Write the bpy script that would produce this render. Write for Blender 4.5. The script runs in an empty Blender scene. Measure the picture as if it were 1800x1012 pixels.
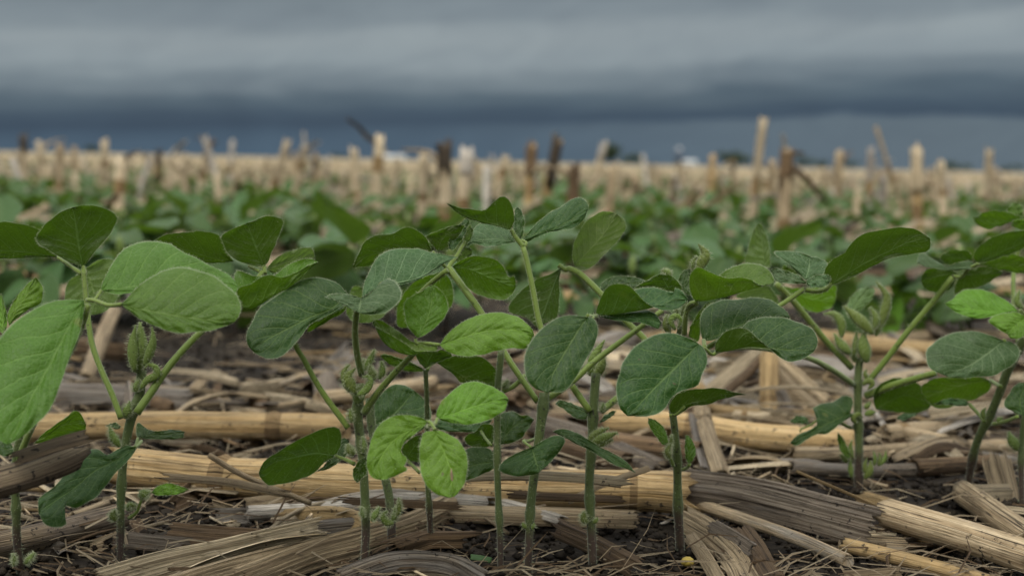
import bpy, math, random
from mathutils import Vector, Matrix, noise
R = random.Random(11)
SC = bpy.context.scene
COL = SC.collection
rad = math.radians

# ------------------------------------------------------------------ camera, sky, sun, exposure
F = 2500.0                       # focal length in photo pixels (50 mm lens, 36 mm sensor, 1800 px wide)
CAMH = 0.157
PITCH = math.atan((506 - 285) / F)
ROLL = math.atan(0.021)
fwd = Vector((0, math.cos(PITCH), -math.sin(PITCH)))
r0 = Vector((1, 0, 0)); u0 = Vector((0, math.sin(PITCH), math.cos(PITCH)))
rgt = r0 * math.cos(ROLL) + u0 * math.sin(ROLL)
upv = -r0 * math.sin(ROLL) + u0 * math.cos(ROLL)
CAM = Vector((0, 0, CAMH))
cd = bpy.data.cameras.new('camera'); cam = bpy.data.objects.new('camera', cd); COL.objects.link(cam)
m = Matrix((rgt, upv, -fwd)).transposed().to_4x4(); m.translation = CAM
cam.matrix_world = m
cd.lens = 50; cd.sensor_width = 36; cd.clip_start = 0.02; cd.clip_end = 9000
cd.dof.use_dof = True; cd.dof.focus_distance = 0.555; cd.dof.aperture_fstop = 10.8; cd.dof.aperture_blades = 9
SC.camera = cam

SUN_EL, SUN_AZ = 52, 205         # soft light through the overcast, from behind the camera and to the left
SC.view_settings.view_transform = 'Standard'; SC.view_settings.look = 'None'
SC.view_settings.exposure = 0.0; SC.view_settings.gamma = 1.0; SC.view_settings.use_curve_mapping = False
sl = bpy.data.lights.new('sun', 'SUN'); sl.energy = 1.5; sl.angle = rad(24); sl.color = (1.0, 0.96, 0.89)
so = bpy.data.objects.new('sun', sl); COL.objects.link(so)
sd = Vector((math.sin(rad(SUN_AZ)) * math.cos(rad(SUN_EL)), math.cos(rad(SUN_AZ)) * math.cos(rad(SUN_EL)), math.sin(rad(SUN_EL))))
so.rotation_euler = sd.to_track_quat('Z', 'Y').to_euler()
so.location = (0, -2, 4)

def lin(c):
    return tuple(((v / 255.0) / 12.92 if v <= 10 else ((v / 255.0 + 0.055) / 1.055) ** 2.4) for v in c)

class NT:
    """small node-tree helper"""
    def __init__(s, t): s.t = t; s.n = t.nodes; s.l = t.links
    def add(s, typ, **kw):
        nd = s.n.new(typ)
        for k, v in kw.items(): setattr(nd, k, v)
        return nd
    def put(s, sock, v):
        if isinstance(v, bpy.types.NodeSocket): s.l.new(v, sock)
        elif isinstance(v, (tuple, list)) and len(v) == 3 and sock.type == 'RGBA': sock.default_value = (*v, 1)
        else: sock.default_value = v
    def math(s, op, a, b=None, c=None, clamp=False):
        nd = s.add('ShaderNodeMath', operation=op, use_clamp=clamp)
        s.put(nd.inputs[0], a)
        if b is not None: s.put(nd.inputs[1], b)
        if c is not None: s.put(nd.inputs[2], c)
        return nd.outputs[0]
    def mix(s, f, a, b, blend='MIX'):
        nd = s.add('ShaderNodeMix', data_type='RGBA', blend_type=blend)
        s.put(nd.inputs[0], f); s.put(nd.inputs[6], a); s.put(nd.inputs[7], b)
        return nd.outputs[2]
    def ramp(s, f, stops, interp='LINEAR'):
        nd = s.add('ShaderNodeValToRGB'); cr = nd.color_ramp; cr.interpolation = interp
        while len(cr.elements) < len(stops): cr.elements.new(0.5)
        for e, (p, c) in zip(cr.elements, stops):
            e.position = p; e.color = (*c, 1) if len(c) == 3 else c
        s.put(nd.inputs[0], f); return nd.outputs[0]
    def smooth(s, x, a, b, lo=0.0, hi=1.0):
        nd = s.add('ShaderNodeMapRange', interpolation_type='SMOOTHSTEP')
        s.put(nd.inputs[0], x); s.put(nd.inputs[1], a); s.put(nd.inputs[2], b); s.put(nd.inputs[3], lo); s.put(nd.inputs[4], hi)
        return nd.outputs[0]
    def noise(s, vec, scale, detail=3, rough=0.55, dist=0.0):
        nd = s.add('ShaderNodeTexNoise'); s.put(nd.inputs['Vector'], vec)
        nd.inputs['Scale'].default_value = scale; nd.inputs['Detail'].default_value = detail
        nd.inputs['Roughness'].default_value = rough; nd.inputs['Distortion'].default_value = dist
        return nd.outputs[0]
    def xyz(s, x, y, z):
        nd = s.add('ShaderNodeCombineXYZ'); s.put(nd.inputs[0], x); s.put(nd.inputs[1], y); s.put(nd.inputs[2], z); return nd.outputs[0]
    def sep(s, v):
        nd = s.add('ShaderNodeSeparateXYZ'); s.put(nd.inputs[0], v); return nd.outputs

# world: Nishita sky almost wholly covered by a banded storm overcast
wd = bpy.data.worlds.new('World'); SC.world = wd; wd.use_nodes = True
w = NT(wd.node_tree); w.n.clear()
sky = w.add('ShaderNodeTexSky', sky_type='NISHITA', sun_disc=False)
sky.sun_elevation = rad(SUN_EL); sky.sun_rotation = rad(SUN_AZ)
tc = w.add('ShaderNodeTexCoord').outputs['Generated']
dx, dy, dz = w.sep(tc)[:3]
az = w.math('ARCTAN2', dx, dy)
front = w.smooth(dy, -0.3, 0.6)
# long soft streaks
n1 = w.noise(w.xyz(w.math('MULTIPLY', az, 3.4), w.math('MULTIPLY_ADD', az, -1.2, w.math('MULTIPLY', dz, 17.0)), 0.3), 1.5, 5, 0.55, 0.9)
n2 = w.noise(w.xyz(w.math('MULTIPLY', az, 13.0), w.math('MULTIPLY_ADD', az, -3.5, w.math('MULTIPLY', dz, 30.0)), 4.7), 1.1, 5, 0.55, 0.9)
q = w.math('MULTIPLY', dz, 2500.0 / 500.0)                        # 1.0 = 500 px above the horizon
tilt = w.math('MULTIPLY', az, 0.19)
up_fade = w.smooth(dz, 0.012, 0.05)
q2 = w.math('SUBTRACT', q, tilt)
q2 = w.math('ADD', q2, w.math('MULTIPLY', w.math('SUBTRACT', n1, 0.5), w.math('MULTIPLY_ADD', up_fade, 0.17, 0.012)))
S = [(0.00, (76, 97, 115)), (0.085, (73, 93, 111)), (0.122, (66, 85, 103)), (0.142, (58, 75, 93)), (0.175, (62, 79, 96)),
     (0.225, (80, 96, 109)), (0.285, (110, 123, 132)), (0.36, (139, 150, 156)), (0.43, (143, 153, 158)), (0.51, (126, 137, 144)), (0.60, (118, 129, 136)), (0.8, (138, 147, 152)), (1.0, (150, 158, 160))]
storm = w.ramp(q2, [(p, lin(c)) for p, c in S], 'EASE')
rain = w.math('MULTIPLY', w.smooth(az, -0.15, 0.33), w.smooth(q2, 0.118, 0.142, 1.0, 0.0))
storm = w.mix(w.math('MULTIPLY', rain, 0.85), storm, lin((97, 111, 121)))
storm = w.mix(1.0, storm, w.ramp(n2, [(0.25, (0.90, 0.905, 0.92)), (0.75, (1.10, 1.095, 1.08))]), 'MULTIPLY')
over = w.ramp(dz, [(0.0, (0.29, 0.31, 0.32)), (0.25, (0.40, 0.42, 0.425)), (0.6, (1.2, 1.23, 1.24)), (1.0, (2.2, 2.23, 2.23))])
high = w.smooth(dz, 0.16, 0.42)
back = w.math('SUBTRACT', 1.0, front)
cl = w.mix(w.math('MAXIMUM', high, back), storm, over)
cl10 = w.mix(1.0, cl, (10, 10, 10), 'MULTIPLY')
tot = w.mix(0.97, sky.outputs[0], cl10)
bg = w.add('ShaderNodeBackground'); w.put(bg.inputs[0], tot); bg.inputs[1].default_value = 0.1
out = w.add('ShaderNodeOutputWorld'); w.l.new(bg.outputs[0], out.inputs[0])

# ------------------------------------------------------------------ pixel -> point at a real distance
def P(px, py, d):
    return CAM + (fwd + rgt * ((px - 900) / F) + upv * ((506 - py) / F)) * d
def ground_d(px, py, z=0.0):
    dirv = fwd + rgt * ((px - 900) / F) + upv * ((506 - py) / F)
    return (z - CAMH) / dirv.z

# ------------------------------------------------------------------ object helpers
def tag(o, label=None, cat=None, group=None, kind=None):
    if label: o['label'] = label
    if cat: o['category'] = cat
    if group: o['group'] = group
    if kind: o['kind'] = kind
    return o
def empty(name, loc, label, cat, group=None):
    o = bpy.data.objects.new(name, None); COL.objects.link(o); o.location = loc; o.empty_display_size = 0.01
    return tag(o, label, cat, group)

class MB:
    """collects vertices and faces of ONE mesh; uv per vertex, material index per face"""
    def __init__(s): s.v = []; s.f = []; s.uv = []; s.mi = []
    def vert(s, p, uv=(0, 0)): s.v.append(tuple(p)); s.uv.append(uv); return len(s.v) - 1
    def face(s, idx, mi=0): s.f.append(tuple(idx)); s.mi.append(mi)
    def merge(s, o, M=None, mi=None):
        b = len(s.v)
        s.v += [tuple(M @ Vector(p)) for p in o.v] if M else o.v
        s.uv += o.uv
        s.f += [tuple(i + b for i in f) for f in o.f]
        s.mi += o.mi if mi is None else [mi] * len(o.f)
    def mesh(s, name, mats, origin=None, smooth=True):
        me = bpy.data.meshes.new(name)
        vs = s.v if origin is None else [(p[0] - origin[0], p[1] - origin[1], p[2] - origin[2]) for p in s.v]
        me.from_pydata(vs, [], s.f)
        for mm in mats: me.materials.append(mm)
        if s.f:
            uvl = me.uv_layers.new(name='UVMap')
            loops = [0] * len(me.loops); me.loops.foreach_get('vertex_index', loops)
            flat = []
            for i in loops: flat += s.uv[i]
            uvl.data.foreach_set('uv', flat)
            me.polygons.foreach_set('material_index', s.mi)
            me.polygons.foreach_set('use_smooth', [smooth] * len(s.f))
        me.update(); return me
    def build(s, name, mats, parent=None, origin=None, smooth=True):
        if parent is not None and origin is None: origin = parent.location
        o = bpy.data.objects.new(name, s.mesh(name, mats, origin, smooth)); COL.objects.link(o)
        if parent is not None: o.parent = parent
        elif origin is not None: o.location = origin
        return o

def catmull(pts, n):
    """smooth polyline through pts, resampled to n+1 points evenly by length"""
    pts = [Vector(p) for p in pts]
    if len(pts) == 2: dense = [pts[0].lerp(pts[1], i / 8) for i in range(9)]
    else:
        dense = []
        for i in range(len(pts) - 1):
            p0 = pts[i - 1] if i else pts[0] * 2 - pts[1]
            p1, p2 = pts[i], pts[i + 1]
            p3 = pts[i + 2] if i + 2 < len(pts) else pts[-1] * 2 - pts[-2]
            for k in range(8):
                t = k / 8.0
                dense.append(0.5 * ((2 * p1) + (p2 - p0) * t + (2 * p0 - 5 * p1 + 4 * p2 - p3) * t * t + (3 * p1 - p0 - 3 * p2 + p3) * t ** 3))
        dense.append(pts[-1])
    ln = [0.0]
    for a, b in zip(dense, dense[1:]): ln.append(ln[-1] + (b - a).length)
    tot = ln[-1] or 1e-9; res = []; j = 0
    for i in range(n + 1):
        s = tot * i / n
        while j < len(ln) - 2 and ln[j + 1] < s: j += 1
        seg = ln[j + 1] - ln[j] or 1e-9
        res.append(dense[j].lerp(dense[j + 1], max(0.0, min(1.0, (s - ln[j]) / seg))))
    return res

def frames(pts):
    T = []
    for i in range(len(pts)):
        a = pts[max(0, i - 1)]; b = pts[min(len(pts) - 1, i + 1)]
        t = (b - a); T.append(t.normalized() if t.length > 1e-9 else Vector((0, 0, 1)))
    ref = Vector((0, 0, 1)) if abs(T[0].z) < 0.9 else Vector((1, 0, 0))
    nrm = (ref - T[0] * ref.dot(T[0])).normalized(); out = []
    for t in T:
        nrm = (nrm - t * nrm.dot(t))
        nrm = nrm.normalized() if nrm.length > 1e-6 else t.orthogonal().normalized()
        out.append((t, nrm, t.cross(nrm)))
    return out

def add_hair(mb, p, dirv, ln, wd_, mi=1):
    side = dirv.orthogonal().normalized()
    side = Matrix.Rotation(R.uniform(0, 6.28), 3, dirv) @ side
    tipp = p + dirv * ln + Vector((R.uniform(-1, 1), R.uniform(-1, 1), R.uniform(-1, 1))) * ln * 0.25
    a = mb.vert(p - side * wd_ * 0.5); b = mb.vert(p + side * wd_ * 0.5); c = mb.vert(tipp)
    mb.face((a, b, c), mi)

def tube(mb, pts, radii, sides=9, cap=True, hairs=0, hair_len=0.0012, mi=0, flat=1.0, ridge=0.0):
    fr = frames(pts); n = len(pts); rings = []; L = 0.0
    for i, (p, (t, a, b)) in enumerate(zip(pts, fr)):
        if i: L += (pts[i] - pts[i - 1]).length
        ring = []
        for k in range(sides + 1):
            an = 2 * math.pi * k / sides
            rr = radii[i] * (1 + ridge * math.sin(an * 5))
            ring.append(mb.vert(p + (a * math.cos(an) * flat + b * math.sin(an)) * rr, (L, k / sides)))
        rings.append(ring)
    for i in range(n - 1):
        for k in range(sides):
            mb.face((rings[i][k], rings[i][k + 1], rings[i + 1][k + 1], rings[i + 1][k]), mi)
    if cap:
        for e, rv in ((0, True), (n - 1, False)):
            c = mb.vert(pts[e], (L * (e > 0), 0.5))
            for k in range(sides):
                f = (rings[e][k], rings[e][k + 1], c)
                mb.face(f[::-1] if rv else f, mi)
    for h in range(hairs):
        i = R.randrange(n - 1); f = R.random(); an = R.uniform(0, 6.283)
        p = pts[i].lerp(pts[i + 1], f); t, a, b = fr[i]
        o = (a * math.cos(an) + b * math.sin(an))
        rr = radii[i] * (1 - f) + radii[i + 1] * f
        add_hair(mb, p + o * rr * 0.97, (o + t * R.uniform(-0.35, 0.35)).normalized(), hair_len * R.uniform(0.5, 1.4), 0.00015)

# ------------------------------------------------------------------ materials
def new_mat(name):
    mt = bpy.data.materials.new(name); mt.use_nodes = True
    t = NT(mt.node_tree); t.n.clear()
    o = t.add('ShaderNodeOutputMaterial')
    return mt, t, o

def leaf_mat(name, top, under, vein, trans, rough=0.44, wrinkle=0.40, sheen=0.25, tw=0.3, far=False):
    mt, t, o = new_mat(name)
    uvn = t.add('ShaderNodeUVMap'); ux, uy, _ = t.sep(uvn.outputs[0])[:3]     # u base->tip, v 0..1 across (0.5 = midrib)
    oi = t.add('ShaderNodeObjectInfo'); rnd = oi.outputs['Random']
    pos = t.add('ShaderNodeNewGeometry')
    av = t.math('ABSOLUTE', t.math('MULTIPLY_ADD', uy, 2.0, -1.0))
    obj = t.add('ShaderNodeTexCoord').outputs['Object']
    wob = t.noise(obj, 90, 2)
    # midrib and side veins
    mid = t.smooth(av, 0.012, t.math('MULTIPLY_ADD', ux, -0.04, 0.075), 1.0, 0.0)
    side_sgn = t.math('GREATER_THAN', uy, 0.5)
    s = t.math('ADD', t.math('MULTIPLY', ux, 7.0), t.math('MULTIPLY', t.math('POWER', av, 0.8), -2.1))
    s = t.math('ADD', s, t.math('MULTIPLY', side_sgn, 0.45)); s = t.math('ADD', s, t.math('MULTIPLY', wob, 0.5))
    fr_ = t.math('ABSOLUTE', t.math('SUBTRACT', t.math('FRACT', s), 0.5))
    vw = t.math('MULTIPLY_ADD', av, -0.05, 0.10)
    lat = t.smooth(fr_, 0.01, vw, 1.0, 0.0)
    lat = t.math('MULTIPLY', lat, t.smooth(av, 0.8, 1.0, 1.0, 0.0))
    puff = t.smooth(fr_, 0.0, 0.5)
    vein_m = t.math('MAXIMUM', mid, t.math('MULTIPLY', lat, 0.72))
    vo = t.add('ShaderNodeTexVoronoi', feature='DISTANCE_TO_EDGE'); t.put(vo.inputs['Vector'], obj); vo.inputs['Scale'].default_value = 520
    net = t.smooth(vo.outputs['Distance'], 0.02, 0.16, 1.0, 0.0)
    blot = t.noise(obj, 60, 3)
    fine = t.noise(obj, 900, 2)
    col_t = t.mix(t.math('MULTIPLY', vein_m, 0.9), top, vein)
    col_t = t.mix(t.math('MULTIPLY', net, 0.26), col_t, vein)
    col_u = t.mix(t.math('MULTIPLY', vein_m, 0.95), under, tuple(c * 1.35 for c in vein))
    col_u = t.mix(t.math('MULTIPLY', net, 0.32), col_u, vein)
    col = t.mix(pos.outputs['Backfacing'], col_t, col_u)
    hs = t.add('ShaderNodeHueSaturation'); t.put(hs.inputs['Color'], col)
    t.put(hs.inputs['Value'], t.math('MULTIPLY', t.math('MULTIPLY_ADD', blot, 0.55, 0.74), t.math('MULTIPLY_ADD', rnd, 0.3, 0.86)))
    t.put(hs.inputs['Hue'], t.math('MULTIPLY_ADD', rnd, 0.026, 0.482 if not far else 0.482))
    col = hs.outputs[0]
    # pale hairy margin, pale hairs on the blade, dark soil specks
    col = t.mix(t.smooth(av, 0.955, 1.0, 0.0, 0.5), col, (0.33, 0.38, 0.24))
    col = t.mix(t.smooth(fine, 0.60, 0.72, 0.0, 0.06), col, (0.34, 0.40, 0.26))
    spk = t.math('MULTIPLY', t.smooth(t.noise(obj, 430, 2, 0.6), 0.69, 0.73), t.smooth(t.noise(obj, 38, 2), 0.5, 0.62))
    col = t.mix(t.math('MULTIPLY', spk, 0.85), col, (0.02, 0.015, 0.01))
    bl2 = t.smooth(t.noise(obj, 75, 1), 0.74, 0.78)
    nec = t.smooth(t.noise(obj, 150, 2), 0.755, 0.775)
    col = t.mix(t.math('MULTIPLY', nec, 0.8), col, (0.10, 0.065, 0.03))
    col = t.mix(t.math('MULTIPLY', bl2, 0.5), col, (0.19, 0.20, 0.05))
    h = t.math('ADD', t.math('MULTIPLY', puff, 0.5 * wrinkle), t.math('MULTIPLY', vein_m, -0.45))
    h = t.math('ADD', h, t.math('MULTIPLY', net, -0.10 - 0.12 * wrinkle)); h = t.math('ADD', h, t.math('MULTIPLY', t.noise(obj, 260, 3), 0.5 * wrinkle))
    bp = t.add('ShaderNodeBump'); bp.inputs['Strength'].default_value = 0.55; bp.inputs['Distance'].default_value = 0.0008; t.put(bp.inputs['Height'], h)
    pb = t.add('ShaderNodeBsdfPrincipled'); t.put(pb.inputs['Base Color'], col); t.put(pb.inputs['Normal'], bp.outputs[0])
    pb.inputs['Roughness'].default_value = rough; pb.inputs['Specular IOR Level'].default_value = 0.27
    pb.inputs['Sheen Weight'].default_value = sheen; pb.inputs['Sheen Roughness'].default_value = 0.45; pb.inputs['Sheen Tint'].default_value = (0.78, 0.88, 0.86, 1)
    tr = t.add('ShaderNodeBsdfTranslucent'); t.put(tr.inputs[0], t.mix(t.math('MULTIPLY', vein_m, 0.4), trans, tuple(c * 0.5 for c in trans))); t.put(tr.inputs[1], bp.outputs[0])
    ms = t.add('ShaderNodeMixShader'); ms.inputs[0].default_value = tw
    t.l.new(pb.outputs[0], ms.inputs[1]); t.l.new(tr.outputs[0], ms.inputs[2]); t.l.new(ms.outputs[0], o.inputs[0])
    return mt

LM = {
 'dark':  leaf_mat('leaf_mature', (0.019, 0.060, 0.009), (0.046, 0.082, 0.011), (0.100, 0.168, 0.046), (0.090, 0.19, 0.008), sheen=0.02),
 'mid':   leaf_mat('leaf_green', (0.062, 0.142, 0.011), (0.074, 0.130, 0.014), (0.13, 0.23, 0.045), (0.14, 0.29, 0.010), sheen=0.03, wrinkle=1.2),
 'young': leaf_mat('leaf_young', (0.086, 0.190, 0.010), (0.105, 0.185, 0.015), (0.17, 0.32, 0.045), (0.20, 0.42, 0.012), sheen=0.02, wrinkle=0.9),
 'grey':  leaf_mat('leaf_hairy', (0.038, 0.088, 0.022), (0.070, 0.112, 0.028), (0.15, 0.23, 0.10), (0.10, 0.20, 0.02), sheen=0.06),
 'pale':  leaf_mat('leaf_pale', (0.090, 0.150, 0.050), (0.120, 0.180, 0.062), (0.19, 0.27, 0.09), (0.20, 0.34, 0.05), sheen=0.12, wrinkle=1.4),
 'bud':   leaf_mat('leaf_bud', (0.125, 0.180, 0.030), (0.125, 0.180, 0.030), (0.20, 0.25, 0.08), (0.12, 0.20, 0.03), sheen=0.3, wrinkle=0.35, tw=0.12),
 'far':   leaf_mat('leaf_field', (0.046, 0.118, 0.024), (0.070, 0.138, 0.022), (0.12, 0.18, 0.06), (0.12, 0.22, 0.015), sheen=0.14, tw=0.28, far=True),
}

def stem_mat(name, base, low, speck=0.5):
    mt, t, o = new_mat(name)
    obj = t.add('ShaderNodeTexCoord').outputs['Object']; _, _, z = t.sep(obj)[:3]
    uvn = t.add('ShaderNodeUVMap'); ux, uy, _ = t.sep(uvn.outputs[0])[:3]
    n = t.noise(obj, 140, 3); st = t.noise(t.xyz(t.math('MULTIPLY', ux, 60), t.math('MULTIPLY', uy, 14), 0), 1.0, 3)
    col = t.mix(t.smooth(t.math('ADD', z, t.math('MULTIPLY', n, 0.012)), 0.024, 0.036), low, base)
    col = t.mix(t.math('MULTIPLY', st, 0.5), col, tuple(c * 0.55 for c in base))
    sp = t.math('MULTIPLY', t.smooth(t.noise(obj, 620, 2), 0.64 - 0.04 * speck, 0.69), t.smooth(n, 0.42, 0.6))
    col = t.mix(t.math('MULTIPLY', sp, 0.9), col, (0.012, 0.009, 0.008))
    bp = t.add('ShaderNodeBump'); bp.inputs['Strength'].default_value = 0.5; bp.inputs['Distance'].default_value = 0.0006; t.put(bp.inputs['Height'], t.math('ADD', st, t.math('MULTIPLY', n, 0.4)))
    pb = t.add('ShaderNodeBsdfPrincipled'); t.put(pb.inputs['Base Color'], col); t.put(pb.inputs['Normal'], bp.outputs[0])
    pb.inputs['Roughness'].default_value = 0.5; pb.inputs['Specular IOR Level'].default_value = 0.3
    pb.inputs['Sheen Weight'].default_value = 0.3; pb.inputs['Sheen Tint'].default_value = (0.9, 0.95, 0.8, 1)
    pb.inputs['Subsurface Weight'].default_value = 0.0
    t.l.new(pb.outputs[0], o.inputs[0]); return mt
M_STEM = stem_mat('stem_green', (0.084, 0.115, 0.030), (0.040, 0.012, 0.016), 2.0)
M_PET = stem_mat('petiole_green', (0.150, 0.215, 0.032), (0.15, 0.21, 0.03), 1.2)
M_BUD = stem_mat('bud_green', (0.130, 0.190, 0.032), (0.13, 0.19, 0.032), 0.5)

def simple(name, col, rough=0.7, vary=0.35, scale=60, trans=None, spec=0.25, bump=0.3, bd=0.001):
    mt, t, o = new_mat(name)
    obj = t.add('ShaderNodeTexCoord').outputs['Object']
    n = t.noise(obj, scale, 4)
    c = t.mix(n, tuple(v * (1 - vary) for v in col), tuple(min(1, v * (1 + vary)) for v in col))
    bp = t.add('ShaderNodeBump'); bp.inputs['Strength'].default_value = bump; bp.inputs['Distance'].default_value = bd; t.put(bp.inputs['Height'], n)
    pb = t.add('ShaderNodeBsdfPrincipled'); t.put(pb.inputs['Base Color'], c); pb.inputs['Roughness'].default_value = rough
    pb.inputs['Specular IOR Level'].default_value = spec; t.put(pb.inputs['Normal'], bp.outputs[0])
    if trans:
        tr = t.add('ShaderNodeBsdfTranslucent'); tr.inputs[0].default_value = (*trans, 1)
        ms = t.add('ShaderNodeMixShader'); ms.inputs[0].default_value = 0.4
        t.l.new(pb.outputs[0], ms.inputs[1]); t.l.new(tr.outputs[0], ms.inputs[2]); t.l.new(ms.outputs[0], o.inputs[0])
    else: t.l.new(pb.outputs[0], o.inputs[0])
    return mt
M_HAIR = simple('plant_hair', (0.46, 0.50, 0.32), 0.6, 0.1, 10, (0.45, 0.5, 0.3))
M_DEAD = simple('dead_spot', (0.26, 0.19, 0.11), 0.8, 0.5, 500)
M_KERNEL = simple('kernel_yellow', (0.30, 0.22, 0.04), 0.5, 0.25, 300)
M_GREENBIT = simple('green_fragment', (0.05, 0.10, 0.035), 0.6, 0.4, 300)

def straw_mat(name, light, dark, grey, greyamt, spots, edge=0.55, rough=0.68, crack=0.85):
    """fibrous dry corn residue; u = metres along the piece, v = 0..1 round or across it"""
    mt, t, o = new_mat(name)
    uvn = t.add('ShaderNodeUVMap'); ux, uy, _ = t.sep(uvn.outputs[0])[:3]
    oi = t.add('ShaderNodeObjectInfo'); rnd = oi.outputs['Random']
    obj = t.add('ShaderNodeTexCoord').outputs['Object']
    off = t.math('MULTIPLY', rnd, 37.0)
    fib = t.noise(t.xyz(t.math('MULTIPLY', ux, 14.0), t.math('MULTIPLY', uy, 46.0), off), 1.0, 4, 0.6)
    fib2 = t.noise(t.xyz(t.math('MULTIPLY', ux, 45.0), t.math('MULTIPLY', uy, 130.0), off), 1.0, 2, 0.6)
    big = t.noise(t.xyz(t.math('MULTIPLY', ux, 22.0), t.math('MULTIPLY', uy, 3.0), off), 1.0, 4, 0.6)
    med = t.noise(obj, 120, 4, 0.65)
    c = t.mix(t.smooth(fib, 0.3, 0.7), dark, light)
    c = t.mix(t.smooth(fib2, 0.55, 0.75, 0.0, edge), c, tuple(v * 0.4 for v in dark))
    crk = t.noise(t.xyz(t.math('MULTIPLY', ux, 5.0), t.math('MULTIPLY', uy, 17.0), t.math('ADD', off, 21.0)), 1.0, 2, 0.5)
    crk = t.smooth(t.math('ABSOLUTE', t.math('SUBTRACT', crk, 0.52)), 0.006, 0.022, 1.0, 0.0)
    c = t.mix(t.math('MULTIPLY', crk, crack), c, (0.022, 0.014, 0.008))
    g = t.smooth(t.math('ADD', big, t.math('MULTIPLY_ADD', rnd, 0.3, greyamt - 0.65)), 0.40, 0.62)
    c = t.mix(t.math('MULTIPLY', g, 0.8), c, t.mix(fib, tuple(v * 0.55 for v in grey), grey))
    br = t.smooth(t.noise(t.xyz(t.math('MULTIPLY', ux, 16.0), t.math('MULTIPLY', uy, 5.0), t.math('ADD', off, 9.0)), 1.0, 4), 0.52, 0.7)
    c = t.mix(t.math('MULTIPLY', br, 0.72), c, tuple(v * 0.45 for v in dark))
    sp = t.math('MULTIPLY', t.smooth(t.noise(obj, 330, 3, 0.6), 0.60, 0.66), t.smooth(t.noise(obj, 45, 2), 0.62 - 0.22 * spots, 0.72 - 0.22 * spots))
    c = t.mix(t.math('MULTIPLY', sp, 0.9), c, (0.018, 0.014, 0.011))
    hs = t.add('ShaderNodeHueSaturation'); t.put(hs.inputs['Color'], c)
    t.put(hs.inputs['Value'], t.math('MULTIPLY', t.math('MULTIPLY_ADD', rnd, 0.45, 0.78), t.math('MULTIPLY_ADD', med, 0.5, 0.75)))
    h = t.math('ADD', t.math('MULTIPLY_ADD', crk, -crack, fib), t.math('MULTIPLY', fib2, 0.6))
    bp = t.add('ShaderNodeBump'); bp.inputs['Strength'].default_value = 1.0; bp.inputs['Distance'].default_value = 0.0018; t.put(bp.inputs['Height'], h)
    pb = t.add('ShaderNodeBsdfPrincipled'); t.put(pb.inputs['Base Color'], hs.outputs[0]); pb.inputs['Roughness'].default_value = rough
    pb.inputs['Specular IOR Level'].default_value = 0.22; t.put(pb.inputs['Normal'], bp.outputs[0])
    t.l.new(pb.outputs[0], o.inputs[0]); return mt
SM = {
 'gold':  straw_mat('straw_golden', (0.62, 0.45, 0.23), (0.44, 0.28, 0.11), (0.34, 0.27, 0.19), 0.16, 0.75, 0.30, 0.42, 0.5),
 'tan':   straw_mat('straw_tan', (0.66, 0.52, 0.33), (0.38, 0.27, 0.15), (0.42, 0.38, 0.32), 0.30, 0.5, 0.45),
 'pale':  straw_mat('straw_pale', (0.78, 0.65, 0.45), (0.50, 0.38, 0.22), (0.55, 0.49, 0.41), 0.25, 0.25),
 'grey':  straw_mat('straw_weathered', (0.42, 0.35, 0.26), (0.14, 0.10, 0.07), (0.40, 0.36, 0.31), 0.50, 0.5, 0.6),
 'brown': straw_mat('straw_brown', (0.26, 0.17, 0.09), (0.12, 0.075, 0.04), (0.19, 0.16, 0.13), 0.15, 0.6),
 'white': straw_mat('straw_bleached', (0.78, 0.72, 0.62), (0.52, 0.45, 0.36), (0.6, 0.56, 0.5), 0.3, 0.1),
 'mud':   straw_mat('straw_muddy', (0.34, 0.26, 0.16), (0.17, 0.12, 0.075), (0.15, 0.12, 0.095), 0.42, 1.6),
 'node': straw_mat('straw_node', (0.42, 0.29, 0.14), (0.20, 0.12, 0.05), (0.24, 0.18, 0.12), 0.2, 0.6),
 'black': straw_mat('straw_rotten', (0.10, 0.075, 0.05), (0.04, 0.03, 0.022), (0.09, 0.08, 0.07), 0.3, 0.5),
}
# ------------------------------------------------------------------ ground: one sheet, dense near the camera, out to the horizon
def steps(fine0, fine1, st, far0, far1, grow=1.22):
    a = []; x = fine0
    while x < fine1: a.append(x); x += st
    s = st; x = fine1
    while x < far1: a.append(x); s *= grow; x += s
    a.append(far1); s = st; x = fine0 - st; pre = []
    while x > far0: pre.append(x); s *= grow; x -= s
    pre.append(far0); return pre[::-1] + a
def gz(x, y):
    k = 1.0 / (1.0 + (y / 6.0) ** 2) if y > 0 else 1.0
    return k * (0.007 * noise.noise((x * 6, y * 6, 1.3)) + 0.0035 * noise.noise((x * 24, y * 24, 4.1)) + 0.0015 * noise.noise((x * 80, y * 80, 7.7)) - 0.004)
gb = MB(); gx = steps(-0.6, 0.6, 0.010, -3500, 3500); gy = steps(0.36, 1.9, 0.010, -60, 7000)
for yy in gy:
    for xx in gx: gb.vert((xx, yy, gz(xx, yy)), (xx, yy))
nx = len(gx)
for j in range(len(gy) - 1):
    for i in range(nx - 1): gb.face((j * nx + i, j * nx + i + 1, (j + 1) * nx + i + 1, (j + 1) * nx + i))
mt, t, o = new_mat('soil_and_residue')
gp = t.add('ShaderNodeNewGeometry').outputs['Position']; px_, py_, pz_ = t.sep(gp)[:3]
na = t.noise(gp, 30, 5, 0.65); nb = t.noise(gp, 160, 4, 0.6); nc = t.noise(gp, 7, 3)
soil = t.ramp(t.math('MULTIPLY_ADD', nb, 0.5, t.math('MULTIPLY', na, 0.5)), [(0.3, (0.004, 0.003, 0.0024)), (0.5, (0.009, 0.007, 0.0055)), (0.7, (0.024, 0.018, 0.013))])
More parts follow.
